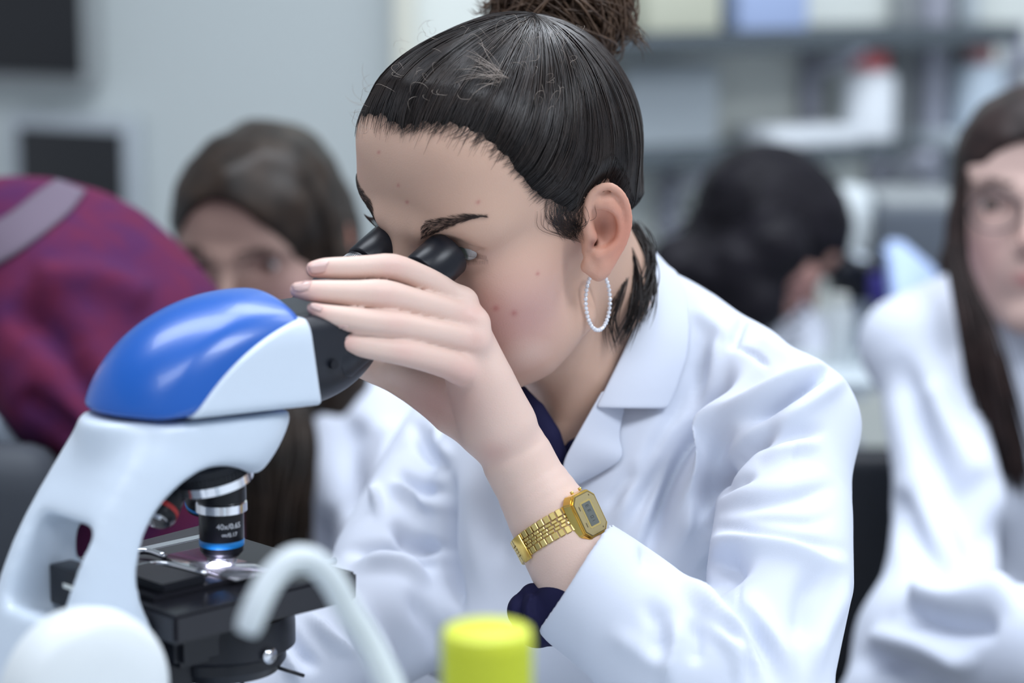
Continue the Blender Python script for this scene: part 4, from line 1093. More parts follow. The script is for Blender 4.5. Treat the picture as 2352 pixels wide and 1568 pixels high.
# --- head: blue dome and white side cheeks. profile in (u,w), lens-shaped; built as one solid then split along the cheek line
def dome(grow=0.):
    s = Shape()
    s.ell(MP(.018, 0, -.045), (.104+grow, .071+grow, .079+grow), MR, k=.01)
    s.half(MP(.045, 0, -.0355), MR@np.array((-.055, 0, -1.0)), k=.004)
    return s
HB = -.0365                                         # bottom of the head
FRONT = MP(.046, 0, -.03)
hd = dome(); hd.half(FRONT, MR@np.array((1., 0, .16)), k=.006); hd.half(MP(0, .0465, 0), FV, k=.014); hd.half(MP(0, -.0465, 0), -FV, k=.014)
head_me = hd.mesh('head_cover', .0016)
head_o = link('head_cover', head_me, BLU, scope); head_o['label'] = 'glossy blue domed cover'
# white cheek: slab on each side, its upper edge a diagonal arc
for sg in (1, -1):
    s = Shape(); s.p = dome(.0012).p[:]
    s.half(FRONT+FU*.0018, MR@np.array((1., 0, .16)), k=.003)
    s.half(MP(0, sg*.0478, 0), sg*FV, k=.008)
    s.half(MP(0, sg*.0300, 0), -sg*FV+0*FU, k=.001)
    # arc cylinder: keep points inside a big circle centred low at the front
    cu, cw, cr = .053, -.110, .130
    def f(p, cu=cu, cw=cw, cr=cr):
        q = (p-MP(0, 0, 0))@MR; return np.hypot(q[:, 0]-cu, (q[:, 2]-cw))-cr
    s.add(f, MP(0, 0, 0), 10., 'i', .002)
    o = link('side_panel', s.mesh('side_panel', .0014), WHT, scope)
bm = bmesh.new()
# --- nose arm: body under the head, sweeping back and down to the base
am = Shape()
am.ell(MP(-.018, 0, -.040), (.075, .046, .052), MR, k=.01)
am.half(MP(.045, 0, -.0385), MR@np.array((.055, 0, 1.0)), k=.003)
am.half(MP(.037, 0, -.04), MR@np.array((1., 0, -.62)), k=.004)
am.half(MP(0, 0, -.079), MR@np.array((.0, 0, -1.)), k=.004)
am.half(MP(0, .043, 0), FV, k=.006); am.half(MP(0, -.043, 0), -FV, k=.006)
pth = catmull([MP(-.050, 0, -.060), MP(-.072, 0, -.088), MP(-.095, 0, -.125), MP(-.112, 0, -.170), MP(-.120, 0, -.225), MP(-.118, 0, -.290)], 16)
for i in range(len(pth)-1):
    a, b = pth[i], pth[i+1]; z = nrm(b-a); R_ = np.stack([np.cross(FV, z), FV, z], 1)
    L = np.linalg.norm(b-a)/2; wd = np.interp(i, [0, 5, 15], [.030, .036, .036])
    am.box((a+b)/2, (wd, .040, L+.008), R_, .016, k=.016)
am.ell(MP(-.032, 0, -.118), (.060, .09, .059), MR, 's', .008)              # throat under the nosepiece
am.box(MP(-.128, .006, -.110), (.034, .026, .028), np.stack([nrm(FU*.96-FW*.28), FV, nrm(FW*.96+FU*.28)], 1), .007, 's', .004)   # window through the arm
arm_me = am.mesh('arm', .002, lo=MP(-.02, 0, -.34)-.16, hi=MP(-.02, 0, 0)+.14); relax(arm_me, 14, .6); arm_o = link('arm', arm_me, WHT, scope)
bm = bmesh.new(); add_box(bm, (.016, .044, .024), M4(MR, MP(-.103, .006, -.128)), .002); inb = bm_obj('rear_bracket', bm, BLK, arm_o, angle=40)
bm = bmesh.new(); add_box(bm, (.001, .016, .0026), M4(MR, MP(-.1115, .008, -.126)), .0002); bm_obj('bracket_strip', bm, TICKM, inb)
# base
bm = bmesh.new(); add_box(bm, (.20, .15, .044), M4(MR, MP(-.04, 0, -.322)), .018, 4); base_o = bm_obj('base', bm, WHT, scope, angle=50)
bm = bmesh.new(); add_lathe(bm, [(.0, .0), (.026, .0), (.028, -.004), (.028, -.018), (.032, -.02)][::-1], M4(MR, MP(0, 0, -.28)), 40); bm_obj('field_lens_housing', bm, BLK, scope, angle=40)
# --- binocular body
bi = Shape()
bi.box(MP(.074, 0, -.022), (.050, .040, .040), MR, .010, k=.002)
bi.ell(MP(.060, 0, .010), (.068, .048, .054), MR, 'i', .006)
bi.ell(MP(.040, 0, .026), (.085, .2, .080), MR, 'i', .006)
bi.p.append((lambda p: ((p-MP(.108, 0, 0))@nrm(T)+.0), 'i', .004, MP(.10, 0, 0), 10.))
bino = link('prism_housing', bi.mesh('prism_housing', .0018), BLKM, scope)
# tubes
TR = frame(T, up=FV)
for sg in (1, -1):
    end = MP(.155, sg*.031, 0); end = np.array(P(1030, 581, 1.551)) if sg == 1 else np.array(P(1030, 581, 1.551))-FV*.056
    at = lambda d: end-T*d
    bm = bmesh.new()
    add_lathe(bm, [(.0145, .118), (.0165, .112), (.0170, .056), (.0162, .050), (.0150, .049)], M4(frame(-T), end), 48)
    tb = bm_obj('eyepiece_tube', bm, BLKM, scope, angle=35)
    bm = bmesh.new(); add_lathe(bm, [(.0140, .052), (.0146, .050), (.0146, .0295), (.0142, .0290), (.0142, .0278), (.0130, .0265)], M4(frame(-T), end), 48)
    sl = bm_obj('diopter_ring', bm, BLK, tb, angle=35)
    bm = bmesh.new()          # engraved scale ticks, white
    Fm = frame(-T)
    for i in range(64):
        a = i/64*2*math.pi; L = .0045 if i % 4 == 0 else .003
        x = np.array((math.cos(a), math.sin(a), 0)); y = np.array((-math.sin(a), math.cos(a), 0)); z = np.array((0, 0, 1.))
        add_box(bm, (.0002, .00028, L), M4(Fm@np.stack([x, y, z], 1), end+Fm@(x*.01465+z*(.0305+L/2))))
    TICK = bpy.data.materials.get('tick') or mat('tick', (.75, .78, .82), .4)
    tk = bm_obj('scale_marks', bm, TICK, tb, False); tk['kind'] = 'stuff'
    bm = bmesh.new(); add_lathe(bm, [(.0138, .0265), (.0152, .0257), (.0156, .0248), (.0156, .0012), (.0150, .0), (.0128, -.0002), (.0120, .0010), (.0115, .006)], M4(frame(-T), end), 64); bm_obj('eyecup', bm, BLK, tb, angle=35)
    bm = bmesh.new(); add_lathe(bm, [(.0, .0045), (.006, .0046), (.0118, .006)], M4(frame(-T), end), 40); bm_obj('eyepiece_lens', bm, GLS, tb)
# screw on the housing
bm = bmesh.new(); add_lathe(bm, [(.0, .0), (.0022, .0), (.0030, .0008), (.0030, .003)][::-1], M4(np.stack([FU, FW, FV], 1), MP(.060, .0395, -.012)), 20); bm_obj('screw', bm, BLK, bino, angle=40)
# --- revolving nosepiece and objectives
NP = MP(0, 0, -.080)
tilt = nrm(MR@np.array((-.22, 0, 1.)))
ncen = MP(-.004, 0, -.0755)
bm = bmesh.new(); add_lathe(bm, [(.016, .012), (.0235, .008), (.0245, .003), (.0245, -.001), (.023, -.003), (.0215, -.007), (.014, -.010)], M4(frame(tilt), ncen), 56)
nose = bm_obj('nosepiece', bm, BLKM, scope, angle=30)
bm = bmesh.new(); add_lathe(bm, [(.0235, -.0012), (.0252, -.0016), (.0252, -.0070), (.0225, -.0076)], M4(frame(tilt), ncen), 64); bm_obj('chrome_ring', bm, CHR, nose, angle=30)
bm = bmesh.new()
for i in range(60):
    a = i/60*2*math.pi; R_ = frame(tilt); x = R_@np.array((math.cos(a), math.sin(a), 0))
    add_box(bm, (.0009, .0010, .005), M4(np.stack([x, np.cross(tilt, x), tilt], 1), ncen+x*.0247+tilt*.0012))
bm_obj('knurling', bm, BLK, nose, False)['kind'] = 'stuff'
def objective(base, ax, L, ringm, s=1.):
    R_ = frame(ax); m4 = M4(R_, base); e = empty_child = None
    bm = bmesh.new(); add_lathe(bm, [(.0110, 0), (.0118, .001), (.0118, .009), (.0125, .010)], m4, 48); cl = bm_obj('objective', bm, CHR, scope, angle=30)
    def seg(nm, prof, mt): bm = bmesh.new(); add_lathe(bm, [(r*s, z*L) for r, z in prof], m4, 48); return bm_obj(nm, bm, mt, cl, angle=30)
    seg('black_collar', [(.0136, .16), (.0142, .17), (.0142, .32), (.0136, .33)], BLK)
    seg('knurled_ring', [(.0136, .33), (.0146, .345), (.0146, .44), (.0130, .46)], CHR)
    seg('barrel', [(.0124, .46), (.0126, .47), (.0126, .76), (.0124, .77)], BLK)
    seg('colour_band', [(.01262, .765), (.01275, .77), (.01275, .83), (.01262, .835)], ringm)
    seg('nose_cone', [(.0124, .83), (.0122, .90), (.0098, .955)], BLK)
    seg('front_tip', [(.0090, .95), (.0088, .97), (.0065, 1.0), (.0030, 1.0)], CHR)
    return cl
ob = objective(P(506, 1082, 1.490), -FW, .0555, RING, 1.10)
# raised lettering patch on the barrel
LET = mat('white_print', (.75, .78, .84), .5)
for tx, dz, sz in (('40x/0.65', .0335, .0048), ('∞/0.17', .0385, .0036)):
    cu = bpy.data.curves.new('lettering', 'FONT'); cu.body = tx; cu.size = sz; cu.extrude = .00015; cu.align_x = 'CENTER'
    t_ = bpy.data.objects.new('lettering', cu); COL.objects.link(t_); bpy.context.view_layer.update()
    me = bpy.data.meshes.new_from_object(t_); bpy.data.objects.remove(t_)
    v = mverts(me); a0 = math.radians(-62); a = v[:, 0]/.0141+a0; r = .01395+v[:, 2]
    b0 = P(506, 1082, 1.490)
    setv(me, b0+np.stack([r*np.cos(a), r*np.sin(a), -dz+v[:, 1]], 1)@GI.T); link('lettering', me, LET, ob, False)
REDR = mat('red_ring', (.5, .03, .03), .4)
objective(P(418, 1062, 1.475), P(340, 1240, 1.44)-P(418, 1062, 1.475), .046, REDR, .85)
objective(ncen+MR@np.array((.010, -.020, -.006)), MR@np.array((.25, -.45, -1.)), .030, RING, .85)
# --- stage: wedge-shaped black plate with slide holder, opening and condenser
def slab(name, outline, z0, z1, mt, par, bev=.002):
    bm = bmesh.new(); b_ = [bm.verts.new(MP(u, v, z0)) for u, v in outline]; t_ = [bm.verts.new(MP(u, v, z1)) for u, v in outline]; n = len(outline)
    bm.faces.new(b_[::-1]); bm.faces.new(t_)
    for i in range(n): bm.faces.new((b_[i], b_[(i+1) % n], t_[(i+1) % n], t_[i]))
    bmesh.ops.bevel(bm, geom=list(bm.edges), offset=bev, segments=2, affect='EDGES'); return bm_obj(name, bm, mt, par, angle=40)
STZ = -.1385
STG = mat('stage_black', (.012, .012, .017), .25, spec=.35)
stage = slab('stage', [(-.078, -.085), (.062, -.100), (.060, .062), (-.078, .062)], STZ-.018, STZ, STG, scope)
slab('stage_plate', [(-.070, -.060), (.050, -.060), (.050, .030), (-.070, .030)], STZ, STZ+.003, STG, stage, .0008)
bm = bmesh.new(); add_box(bm, (.030, .076, .0011), M4(MR, MP(0, .0, STZ+.0042))); 
GLASS = mat('slide_glass', (.75, .8, .85), .03, trans=.9); bm_obj('glass_slide', bm, GLASS, stage)
LAMP = mat('condenser_glow', (.9, .85, 1), .3, emis=((.86, .80, 1.0), 30.))
bm = bmesh.new(); add_lathe(bm, [(.0, .0006), (.0046, .0006), (.0050, .0)][::-1], M4(MR, MP(.0, 0, STZ+.0031)), 32); bm_obj('condenser_lens', bm, LAMP, stage)
for pts in ([(-.045, -.052), (-.020, -.050), (-.018, -.030)], [(-.052, -.020), (-.030, -.016), (-.024, .020)], [(.020, .040), (.030, .048), (.052, .050)]):
    bm = bmesh.new(); add_tube(bm, catmull([MP(u, v, STZ+.0065) for u, v in pts], 12), .0022, 8); bm_obj('slide_clip', bm, CHR if pts[0][0] < 0 else GREYP, stage)
slab('slide_holder', [(-.062, -.050), (-.040, -.050), (-.030, .028), (-.062, .028)], STZ+.003, STZ+.0085, BLK, stage, .001)
slab('scale_bar', [(-.030, -.073), (.060, -.073), (.060, -.064), (-.030, -.064)], STZ, STZ+.002, CHR, stage, .0005)
slab('stage_carriage', [(-.060, -.040), (.014, -.040), (.014, .040), (-.060, .040)], STZ-.042, STZ-.018, BLK, stage, .004)
# condenser below
bm = bmesh.new(); add_lathe(bm, [(.045, 0), (.046, -.006), (.046, -.020), (.040, -.024), (.040, -.030), (.036, -.036), (.020, -.037)], M4(MR, MP(-.002, .004, STZ-.024)), 56)
cond = bm_obj('condenser', bm, BLK, scope, angle=30)
bm = bmesh.new(); add_lathe(bm, [(.0, 0), (.004, .001), (.005, .004)][::-1], M4(np.stack([FU, FW, FV], 1), MP(-.002, .049, STZ-.042)), 24); bm_obj('centering_screw', bm, CHR, cond)
bm = bmesh.new(); add_tube(bm, [MP(.018, .034, STZ-.058), MP(.034, .040, STZ-.0655)], .0012, 10); bm_obj('aperture_lever', bm, BLK, cond)
bm = bmesh.new(); add_tube(bm, [MP(-.006, .03, STZ-.058), MP(-.006, .03, STZ-.066)], .0014, 10); bm_obj('centering_lever', bm, BLK, cond)
bm = bmesh.new(); add_box(bm, (.030, .040, .15), M4(MR, MP(-.052, .004, STZ-.095)), .004); bm_obj('focus_rack', bm, BLK, scope, angle=40)
for sg in (1, -1):
    bm = bmesh.new(); add_lathe(bm, [(.020, .0), (.027, .002), (.028, .008), (.028, .020), (.026, .023), (.016, .024), (.016, .040), (.014, .042)], M4(np.stack([FU, -sg*FW, sg*FV], 1), MP(-.105, sg*.040, -.255)), 48)
    bm_obj('focus_knob', bm, WHT if sg > 0 else GREYP, scope, angle=30)
bm = bmesh.new(); add_lathe(bm, [(.030, -.02), (.046, -.012), (.048, .0), (.047, .010), (.040, .016), (.022, .019), (.0, .020)], M4(np.stack([FU, -FW, FV], 1), P(195, 1600, 1.27)), 56); bm_obj('coarse_focus_knob', bm, mat('cream_plastic', (.72, .76, .78), .4), scope, angle=50)

ROOTS.append(scope)
# ================================================================ the other people
HAIR2 = mat('brown_long_hair', (.014, .010, .008), .42, spec=.3, noise=(35, .9, (.034, .021, .014)))
HAIR3 = mat('black_curly_hair', (.007, .006, .009), .55, spec=.15, noise=(50, .5, (.014, .012, .018)))
HAIR4 = mat('dark_brown_long_hair', (.016, .010, .010), .5, spec=.2, noise=(40, .8, (.035, .02, .018)))
SKIN2 = mat('skin_far', (.5, .3, .24), .5, spec=.3, attr='Col')
def person(label, HH, base, hairfn, ears=True, eye=True, vox=.0033, brow=True, neck=None, hairm=HAIR2, iris=(.05, .03, .02), loc=None, group=None):
    r = empty('person', tuple(HH.c-np.array((0, 0, .6))) if loc is None else loc, label, 'person', group)
    ROOTS.append(r)
    s = Shape(); head_shape(s, HH, ears=ears, detail=True)
    s.chain([HH.w(0, -.03, -.03), HH.w(0, -.045, -.10), neck], [.048*HH.k, .050, .055], k=.02)
    me = s.mesh('body', vox); vcol(me, skin_cols(mverts(me), HH, base)); link('body', me, SKIN2, r)
    if eye: eyes(HH, r, (0, 1, -.12), iris)
    bb = bvh_of(me)
    if brow:
        for sd in (1, -1):
            prs = []; c = catmull([(sd*.014, .096, .042), (sd*.03, .092, .049), (sd*.048, .080, .045)], 20)
            for i in range(70):
                k = int(rng.random()*19); q = c[k]+np.array((0, 0, rng.normal(0, .0016))); d = nrm(np.array((sd*.9, -.3, .2)))
                pts = []
                for u in range(4):
                    h, n_, _, _ = bb.find_nearest(Vector(HH.w(q+d*.002*u))); pts.append(np.array(h+n_*.0006))
                prs.append(pts)
            strands('eyebrow', prs, .0004, BROW, r)['kind'] = 'stuff'
    hs_ = Shape(); hairfn(hs_, HH); hm = hs_.mesh('hair', vox*1.2); rough_cloth(hm, .0016, 70., 5)
    hl_ = link('hair', hm, hairm, r)
    return r, hl_, me
def cap(hs_, HH, grow=.006, wx=.060, wz=.086):
    """hair over the skull, cut away from the face"""
    k = HH.k
    hs_.ell(HH.w(0, -.006, .052), np.array((.075+grow, .090+grow, .086+grow))*k, HH.R)
    hs_.ell(HH.w(0, .036, .068), np.array((.068+grow, .062+grow, .064+grow))*k, HH.R, k=.02)
    hs_.ell(HH.w(0, .088, -.008), np.array((wx, .078, wz))*k, HH.R, 's', .010)
def strand_fall(name, guides, n, spread, rad, mt, par, K=22):
    out = []
    for i in range(n):
        g = guides[int(rng.random()*len(guides))]; g2 = guides[int(rng.random()*len(guides))]; w_ = rng.random()*.5
        b_ = catmull(g, K)*(1-w_)+catmull(g2, K)*w_; o_ = rng.normal(0, spread, 3)
        out.append(b_+o_*np.linspace(.2, 1, K)[:, None])
    s_ = strands(name, out, rng.uniform(rad*.5, rad, n), mt, par); s_['kind'] = 'stuff'; return s_
def garment(name, build, mt, par, vox=.005, fl=None, seed=1, amp=.002, label=None):
    s = Shape(); build(s); me = s.mesh(name, vox); rough_cloth(me, amp, 22., seed)
    if fl: folds(me, fl)
    o = link(name, me, mt, par)
    if label: o['label'] = label
    return o, me
# ---- woman with long brown hair behind the microscope
H2 = Head(P(622, 592, 2.42), (-.33, -.85, -.42), (.94, -.35, -.03), (-.12, -.40, .91), .92)
def hair2(s, HH):
    cap(s, HH, .013, wx=.067, wz=.112)
    for sd, pts in ((-1, [(-.070, .010, .03), (-.080, .020, -.03), (-.078, .035, -.10), (-.070, .055, -.19), (-.060, .075, -.26)]), (1, [(.070, .010, .03), (.082, .010, -.03), (.080, .020, -.10), (.070, .045, -.19), (.055, .06, -.27)])):
        s.chain(catmull([HH.w(p) for p in pts], 8), np.array([.024, .026, .028, .030, .032, .032, .028, .020]), k=.02)
    s.chain([HH.w(0, -.06, 0), HH.w(0, -.06, -.16)], [.07, .07], k=.03)
w2, h2o, _ = person('woman with long brown hair and a white coat behind the microscope', H2, (.48, .32, .265), hair2, neck=P(640, 1000, 2.48))
g2 = [[H2.w(x*.2, .03+abs(x)*0, .146), H2.w(x*.9, .035, .11), H2.w(x*1.15, .03, .03), H2.w(x*1.15, .045, -.08), H2.w(x*1.0, .075, -.26)] for x in (-.075, -.068, .068, .075)]
strand_fall('hair_strand', g2, 260, .006, .0012, HAIR2, h2o)
g2b = [[P(640, 900, 2.34), P(645, 1000, 2.32), P(640, 1130, 2.31), P(620, 1290, 2.31)], [P(600, 930, 2.32), P(585, 1040, 2.31), P(590, 1180, 2.31), P(575, 1300, 2.31)], [P(690, 900, 2.34), P(705, 1020, 2.32), P(680, 1140, 2.31), P(670, 1300, 2.31)]]
strand_fall('front_hair', g2b, 520, .011, .0022, HAIR2, h2o)
def coat2(s):
    s.chain([P(480, 1090, 2.52), P(640, 1030, 2.50), P(850, 1010, 2.46)], [.07, .075, .060], k=.03)
    s.ell(P(650, 1350, 2.52), (.19, .12, .24), k=.04)
    s.chain([P(850, 1000, 2.44), P(905, 1180, 2.38), P(890, 1420, 2.30)], [.062, .056, .052], k=.02)
    s.chain([P(890, 1420, 2.30), P(700, 1560, 2.15)], [.052, .045], k=.02)
    s.chain([P(490, 1110, 2.52), P(500, 1330, 2.52), P(560, 1500, 2.44)], [.055, .05, .045], k=.02)
garment('lab_coat', coat2, COAT, w2, fl=[([(830,950),(800,1050),(820,1200)], -8, 30, 30), ([(760,930),(745,1050),(760,1200)], 8, 26, 26), ([(900,960),(880,1100),(860,1220)], 8, 26, 26)])
# ---- person in a maroon sweater, leaning in from the left edge
H5 = Head(P(-430, 520, 2.05), (.35, -.35, -.87), (.7, -.5, .5), (.55, .75, -.2), 1.08)
MAR = mat('maroon_knit', (.115, .016, .050), .9, spec=.15, noise=(26, .75, (.060, .016, .075)), bump=(300, .001))
BAND = mat('grey_band', (.13, .10, .14), .85)
def hair5(s, HH): cap(s, HH, .012)
w5, h5o, _ = person('person in a maroon sweater leaning over at the left edge', H5, (.5, .34, .28), hair5, neck=P(-150, 660, 2.15), hairm=HAIR4, vox=.005, loc=(-.52, 2.3, .45))
def sweater(s):
    s.chain(catmull([P(-90, 660, 2.17), P(80, 655, 2.16), P(230, 745, 2.14), P(300, 900, 2.13)], 10), np.linspace(.095, .100, 10), k=.02)
    s.chain([P(250, 830, 2.13), P(320, 1050, 2.12), P(355, 1400, 2.12), P(355, 1900, 2.12)], [.095, .08, .085, .10], k=.04)
    s.chain([P(120, 740, 2.10), P(170, 900, 2.04), P(290, 1010, 2.00)], [.085, .062, .045], k=.03)
so, sme = garment('sweater', sweater, MAR, w5, amp=.003, fl=[([(0,690),(120,760),(210,900),(260,1020)], -10, 40, 40), ([(60,640),(220,640),(360,700)], 6, 40, 40), ([(40,900),(120,960),(170,1010)], -6, 26, 26)])
sb = bvh_of(sme)
bo = patch('shoulder_band', [(-60, 640), (40, 585), (150, 500), (195, 445)], [(-60, 545), (20, 500), (90, 445), (130, 420)], BAND, w5, sb, .002, 16, 8, .004, d=2.2, maxd=.4)
# ---- dark haired woman turned to the right, further back
H3 = Head(P(1722, 575, 2.92), (.72, .30, -.62), (-.392, .91, -.015), (.55, .25, .79), .93)
def hair3(s, HH):
    cap(s, HH, .010)
    r_ = random.Random(3)
    for x, y, d, r in ((1562,622,2.86,78),(1600,600,2.87,72),(1640,560,2.92,85),(1690,460,2.94,75),(1780,455,2.92,72),(1840,510,2.9,50),(1610,650,2.9,70),(1700,620,2.86,100),(1780,570,2.84,80),(1740,700,2.84,65),(1660,700,2.88,70)):
        s.ell(P(x, y, d), r*M(d), k=.02)
w3, h3o, _ = person('woman with dark curly hair seen from the side behind the white shoulder', H3, (.36, .21, .17), hair3, ears=(), neck=P(1690, 720, 2.98), hairm=HAIR3, vox=.004)
cl = []
for i in range(420):
    a = rng.random()*6.28; x = 1710+rng.normal(0, 70); y = 560+rng.normal(0, 80)
    if x > 1880: continue
    t = np.linspace(0, 1, 16); p0 = P(x, y, 2.83+rng.random()*.12)
    cl.append(p0+np.stack([.010*np.sin(t*14+a)+(-.02*t), .010*np.cos(t*14+a), -.07*t], 1))
strands('hair_strand', cl, .0012, HAIR3, h3o)['kind'] = 'stuff'
def coat3(s):
    s.chain([P(1560, 740, 2.98), P(1700, 750, 2.98), P(1790, 800, 2.95)], [.065, .070, .060], k=.03)
    s.chain([P(1650, 800, 2.98), P(1670, 1300, 2.86)], [.11, .11], k=.03)
    s.chain([P(1790, 800, 2.93), P(1830, 960, 2.88), P(1900, 1040, 2.8)], [.055, .05, .04], k=.02)
garment('lab_coat', coat3, COAT, w3)
# hand raised to the face of that woman is not built; a further black headed object
bs3 = empty('background_microscope', tuple(P(1950, 690, 3.0)), 'black microscope head in front of the dark haired woman', 'microscope')
bm = bmesh.new(); add_tube(bm, [P(1905, 600, 2.95), P(1975, 640, 2.98)], .020, 20); bm_obj('eyepiece_tube', bm, BLKM, bs3)
bm = bmesh.new(); add_box(bm, (.07, .08, .05), M4(np.eye(3), P(1972, 645, 3.0)), .01); bm_obj('head', bm, BLKM, bs3)
bm = bmesh.new(); add_box(bm, (.03, .05, .18), M4(np.eye(3), P(1965, 750, 3.03)), .008); bm_obj('arm', bm, WHT, bs3)
# ---- woman with glasses at the right edge
H4 = Head(P(2392, 528, 2.40), (-.30, -.95, -.06), (.95, -.30, .03), (-.04, -.05, 1.0), 1.0)
def hair4(s, HH):
    cap(s, HH, .008, wz=.095)
    for sd, pts in ((-1, [(.068, .005, .04), (.078, .005, -.03), (.078, .005, -.10), (.076, .03, -.20), (.066, .065, -.30)]), (1, [(-.068, .005, .04), (-.078, .0, -.03), (-.080, .005, -.10), (-.072, .03, -.19), (-.060, .07, -.27), (-.045, .085, -.32)])):
        s.chain(catmull([HH.w(p) for p in pts], 8), np.array([.016, .020, .024, .028, .030, .030, .024, .012]), k=.02)
    s.chain([HH.w(0, -.06, 0), HH.w(0, -.06, -.12)], [.066, .066], k=.03)
w4, h4o, _ = person('woman with glasses and long dark hair in a white coat at the right edge', H4, (.60, .42, .37), hair4, neck=P(2390, 850, 2.46), hairm=HAIR4)
g4p = [[P(2205,420,2.33), P(2190,560,2.31), P(2222,720,2.27), P(2262,900,2.26), P(2318,1090,2.26)], [P(2215,390,2.33), P(2205,600,2.31), P(2262,760,2.26), P(2300,920,2.25), P(2345,1120,2.25)], [P(2195,500,2.34), P(2200,640,2.30), P(2240,760,2.27), P(2270,860,2.26), P(2300,1000,2.26)]]
g4 = [[H4.w(-.072, .02, .02), H4.w(-.082, .03, -.08), H4.w(-.078, .055, -.18), H4.w(-.060, .085, -.27), H4.w(-.045, .10, -.335)], [H4.w(-.066, .03, .05), H4.w(-.080, .02, -.05), H4.w(-.085, .05, -.17), H4.w(-.070, .08, -.26), H4.w(-.055, .09, -.32)]]
strand_fall('hair_strand', g4, 160, .007, .0012, HAIR4, h4o)
strand_fall('front_hair', g4p, 420, .0075, .0018, HAIR4, h4o)
gl = empty('glasses', tuple(H4.w(0, .11, .024)), 'thin dark framed glasses worn by the woman at the right edge', 'glasses')
FR = mat('dark_frame', (.03, .03, .04), .3)
for sd in (1, -1):
    bm = bmesh.new(); n_ = 28
    add_tube(bm, [H4.w(sd*(.033+.024*math.cos(a)), .112-.006*abs(math.cos(a)), .020+.018*math.sin(a)) for a in np.linspace(0, 2*math.pi, n_)], .0011, 8, False); bm_obj('rim', bm, FR, gl)
    bm = bmesh.new(); add_tube(bm, [H4.w(sd*.058, .106, .024), H4.w(sd*.076, .05, .020), H4.w(sd*.078, .0, .016)], .0011, 8); bm_obj('temple_arm', bm, FR, gl)
bm = bmesh.new(); add_tube(bm, [H4.w(-.010, .112, .026), H4.w(0, .118, .028), H4.w(.010, .112, .026)], .0010, 8); bm_obj('bridge', bm, FR, gl)
def coat4(s):
    s.chain(catmull([P(2095, 800, 2.36), P(2230, 745, 2.42), P(2400, 760, 2.45), P(2600, 800, 2.42)], 8), np.array([.050, .052, .055, .06, .06, .06, .055, .05]), k=.03)
    s.ell(P(2450, 1150, 2.46), (.17, .12, .26), k=.05)
    s.chain(catmull([P(2130, 815, 2.35), P(2150, 1000, 2.30), P(2175, 1200, 2.24), P(2150, 1380, 2.17)], 7), np.array([.050, .049, .047, .047, .049, .052, .053]), k=.02)
    s.chain([P(2112, 1470, 2.14), P(2200, 1480, 2.02), P(2420, 1500, 1.95)], [.056, .052, .05], k=.02)
    s.chain([P(2060, 1640, 2.07), P(2130, 1560, 2.1), P(2400, 1620, 2.1)], [.05, .06, .06], k=.03)
garment('lab_coat', coat4, COAT, w4, fl=[([(2060,800),(2110,950),(2180,1100),(2260,1250),(2290,1330)], -9, 30, 40), ([(2180,800),(2230,950),(2260,1100),(2310,1230)], 7, 30, 30), ([(2120,860),(2180,1000),(2240,1130)], 6, 26, 26), ([(2040,1120),(2110,1240),(2200,1330)], -8, 26, 34),
   ([(2080,1360),(2200,1390),(2352,1350)], 10, 26, 30), ([(2060,1400),(2180,1440),(2300,1430)], -8, 22, 26), ([(1990,1460),(2120,1480),(2250,1540)], 8, 26, 26), ([(1960,1500),(2080,1540),(2180,1600)], -7, 22, 26)], amp=.0025)
# black chair back between the two white coats
DK = mat('black_vinyl', (.012, .014, .020), .5)
ch = empty('chair', tuple(PW(1960, 2100, 2.5)), 'black chair back between the white sleeve and the woman in glasses', 'chair')
bm = bmesh.new(); p = PW(1950, 1300, 2.62); add_box(bm, (.20, .05, .26), M4(np.eye(3), p), .02, 4); bm_obj('backrest', bm, DK, ch)
bm = bmesh.new(); add_box(bm, (.04, .03, .5), M4(np.eye(3), p+np.array((0, .03, -.35))), .006); bm_obj('back_post', bm, DK, ch)
bm = bmesh.new(); add_box(bm, (.42, .42, .06), M4(np.eye(3), (p[0], p[1]-.24, .47)), .02, 3); bm_obj('seat', bm, DK, ch)
bm = bmesh.new(); add_lathe(bm, [(.03, .0), (.03, .44)], M4(np.eye(3), (p[0], p[1]-.22, .03)), 20); bm_obj('gas_column', bm, CHR, ch)
for i in range(5):
    a = i*1.2566+.3; bm = bmesh.new(); add_tube(bm, [(p[0], p[1]-.22, .07), (p[0]+.26*math.cos(a), p[1]-.22+.26*math.sin(a), .04)], .018, 10); bm_obj('foot', bm, DK, ch)
# dark bag with a pale strap at the left edge, under the maroon sweater
bg = empty('bag', tuple(P(0, 1220, 2.0)), 'dark grey bag with a pale strap at the left edge below the sweater', 'bag')
bm = bmesh.new(); add_box(bm, (.16, .11, .13), M4(np.eye(3), P(-90, 1200, 1.97)), .04, 5); bm_obj('pouch', bm, mat('dark_bag', (.035, .042, .055), .7), bg)
bm = bmesh.new(); add_tube(bm, catmull([P(-30, 960, 2.02), P(30, 1030, 2.03), P(75, 1100, 2.04), P(90, 1180, 2.06)], 10), .009, 10); bm_obj('strap', bm, mat('pale_strap', (.36, .42, .50), .7), bg)

ROOTS += [bg, gl, bs3]
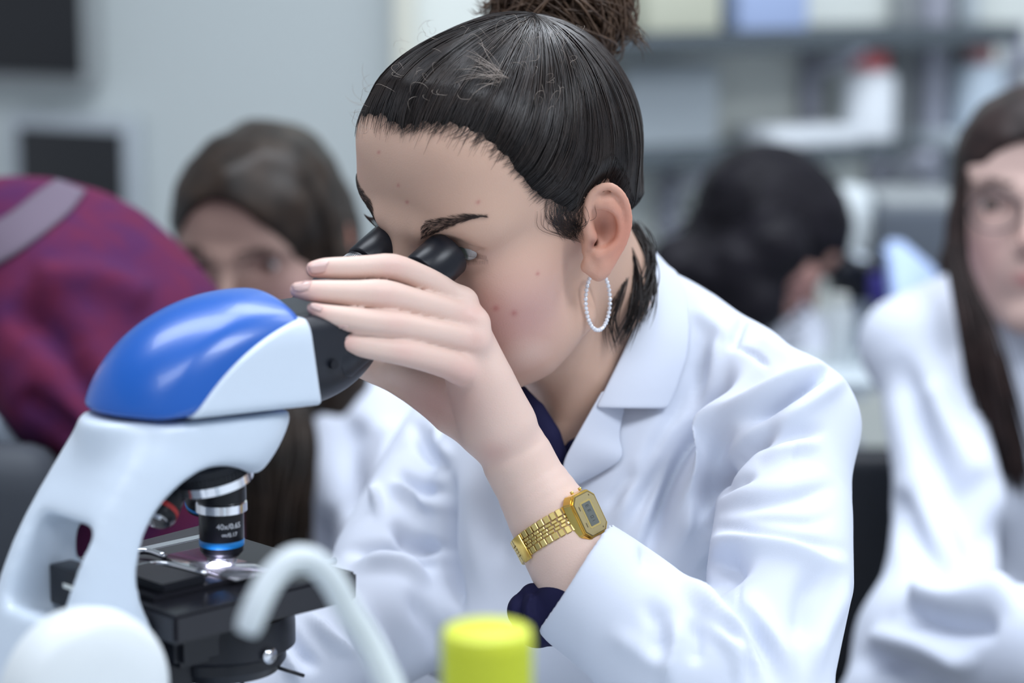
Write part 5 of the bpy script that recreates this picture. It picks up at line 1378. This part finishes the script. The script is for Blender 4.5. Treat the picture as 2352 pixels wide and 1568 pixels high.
# ================================================================ foreground things
YEL = mat('yellow_cap', (.66, .72, .045), .45); TRB = mat('clear_bottle', (.62, .72, .74), .3)
dC = 1.10; cp = PW(1119, 1442, dC); rC = 103*M(dC)
yb = empty('bottle', (cp[0], cp[1], .75), 'pale bottle with a bright yellow screw cap in the foreground', 'bottle')
bm = bmesh.new(); add_lathe(bm, [(rC*.985, -.045), (rC, -.044), (rC, -.003), (rC*.97, -.0008), (rC*.90, 0), (.0005, 0)], Matrix.Translation(Vector(cp)), 64); bm_obj('cap', bm, YEL, yb, angle=40)
bm = bmesh.new()
for i in range(90):
    a = i/90*2*math.pi; add_box(bm, (.0008, .0007, .036), M4(np.array([[math.cos(a), -math.sin(a), 0], [math.sin(a), math.cos(a), 0], [0, 0, 1]]), cp+np.array((rC*math.cos(a), rC*math.sin(a), -.023))))
bm_obj('cap_ribs', bm, YEL, yb, False)['kind'] = 'stuff'
hB = cp[2]-.75
bm = bmesh.new(); add_lathe(bm, [(.030, .0), (.032, .003), (.032, hB-.085), (.030, hB-.072), (.0225, hB-.052), (.0190, hB-.046)], Matrix.Translation(Vector((cp[0], cp[1], .75))), 48); bm_obj('body', bm, TRB, yb, angle=50)
WT = mat('white_tube', (.66, .72, .76), .45)
tb_ = empty('spout_bottle', (PW(925, 1700, 1.16)[0], PW(925, 1700, 1.16)[1], .75), 'white curved spout tube arching in front of the black stage', 'wash bottle')
pts = catmull([PW(566, 1452, 1.13), PW(590, 1390, 1.13), PW(625, 1325, 1.135), PW(672, 1285, 1.14), PW(722, 1290, 1.145), PW(765, 1335, 1.15), PW(800, 1400, 1.155), PW(850, 1480, 1.16), PW(905, 1600, 1.16), PW(925, 1700, 1.16)], 44)
bm = bmesh.new(); add_tube(bm, pts, np.interp(np.linspace(0, 1, 44), [0, .03, .5, 1], [.0050, .0062, .0064, .0072]), 20); bm_obj('spout', bm, WT, tb_)
q = PW(925, 1700, 1.16); bm = bmesh.new(); add_lathe(bm, [(.030, .0), (.032, .004), (.032, .11), (.024, q[2]-.75-.02), (.010, q[2]-.75), (.006, q[2]-.75+.002)], Matrix.Translation(Vector((q[0], q[1], .75))), 40); bm_obj('body', bm, WT, tb_, angle=50)
# ================================================================ turn the solids modelled in the level frame into the room
bpy.context.view_layer.update()
for r_ in ROOTS: r_.matrix_world = G @ r_.matrix_world
bpy.context.view_layer.update()
for r_ in ROOTS:
    kids = list(r_.children_recursive); wm = {c: c.matrix_world.copy() for c in kids}; lo_ = np.full(3, 1e9); hi_ = -lo_
    for c in kids:
        if c.data.users > 1: c.data = c.data.copy()
        c.data.transform(wm[c]); v = mverts(c.data); lo_ = np.minimum(lo_, v.min(0)); hi_ = np.maximum(hi_, v.max(0))
    base = Matrix.Translation(((lo_[0]+hi_[0])/2, (lo_[1]+hi_[1])/2, lo_[2]))
    r_.matrix_world = base
    for c in kids:
        c.matrix_parent_inverse = base.inverted() if c.parent == r_ else Matrix.Identity(4); c.matrix_basis = Matrix.Identity(4)
bpy.context.view_layer.update()
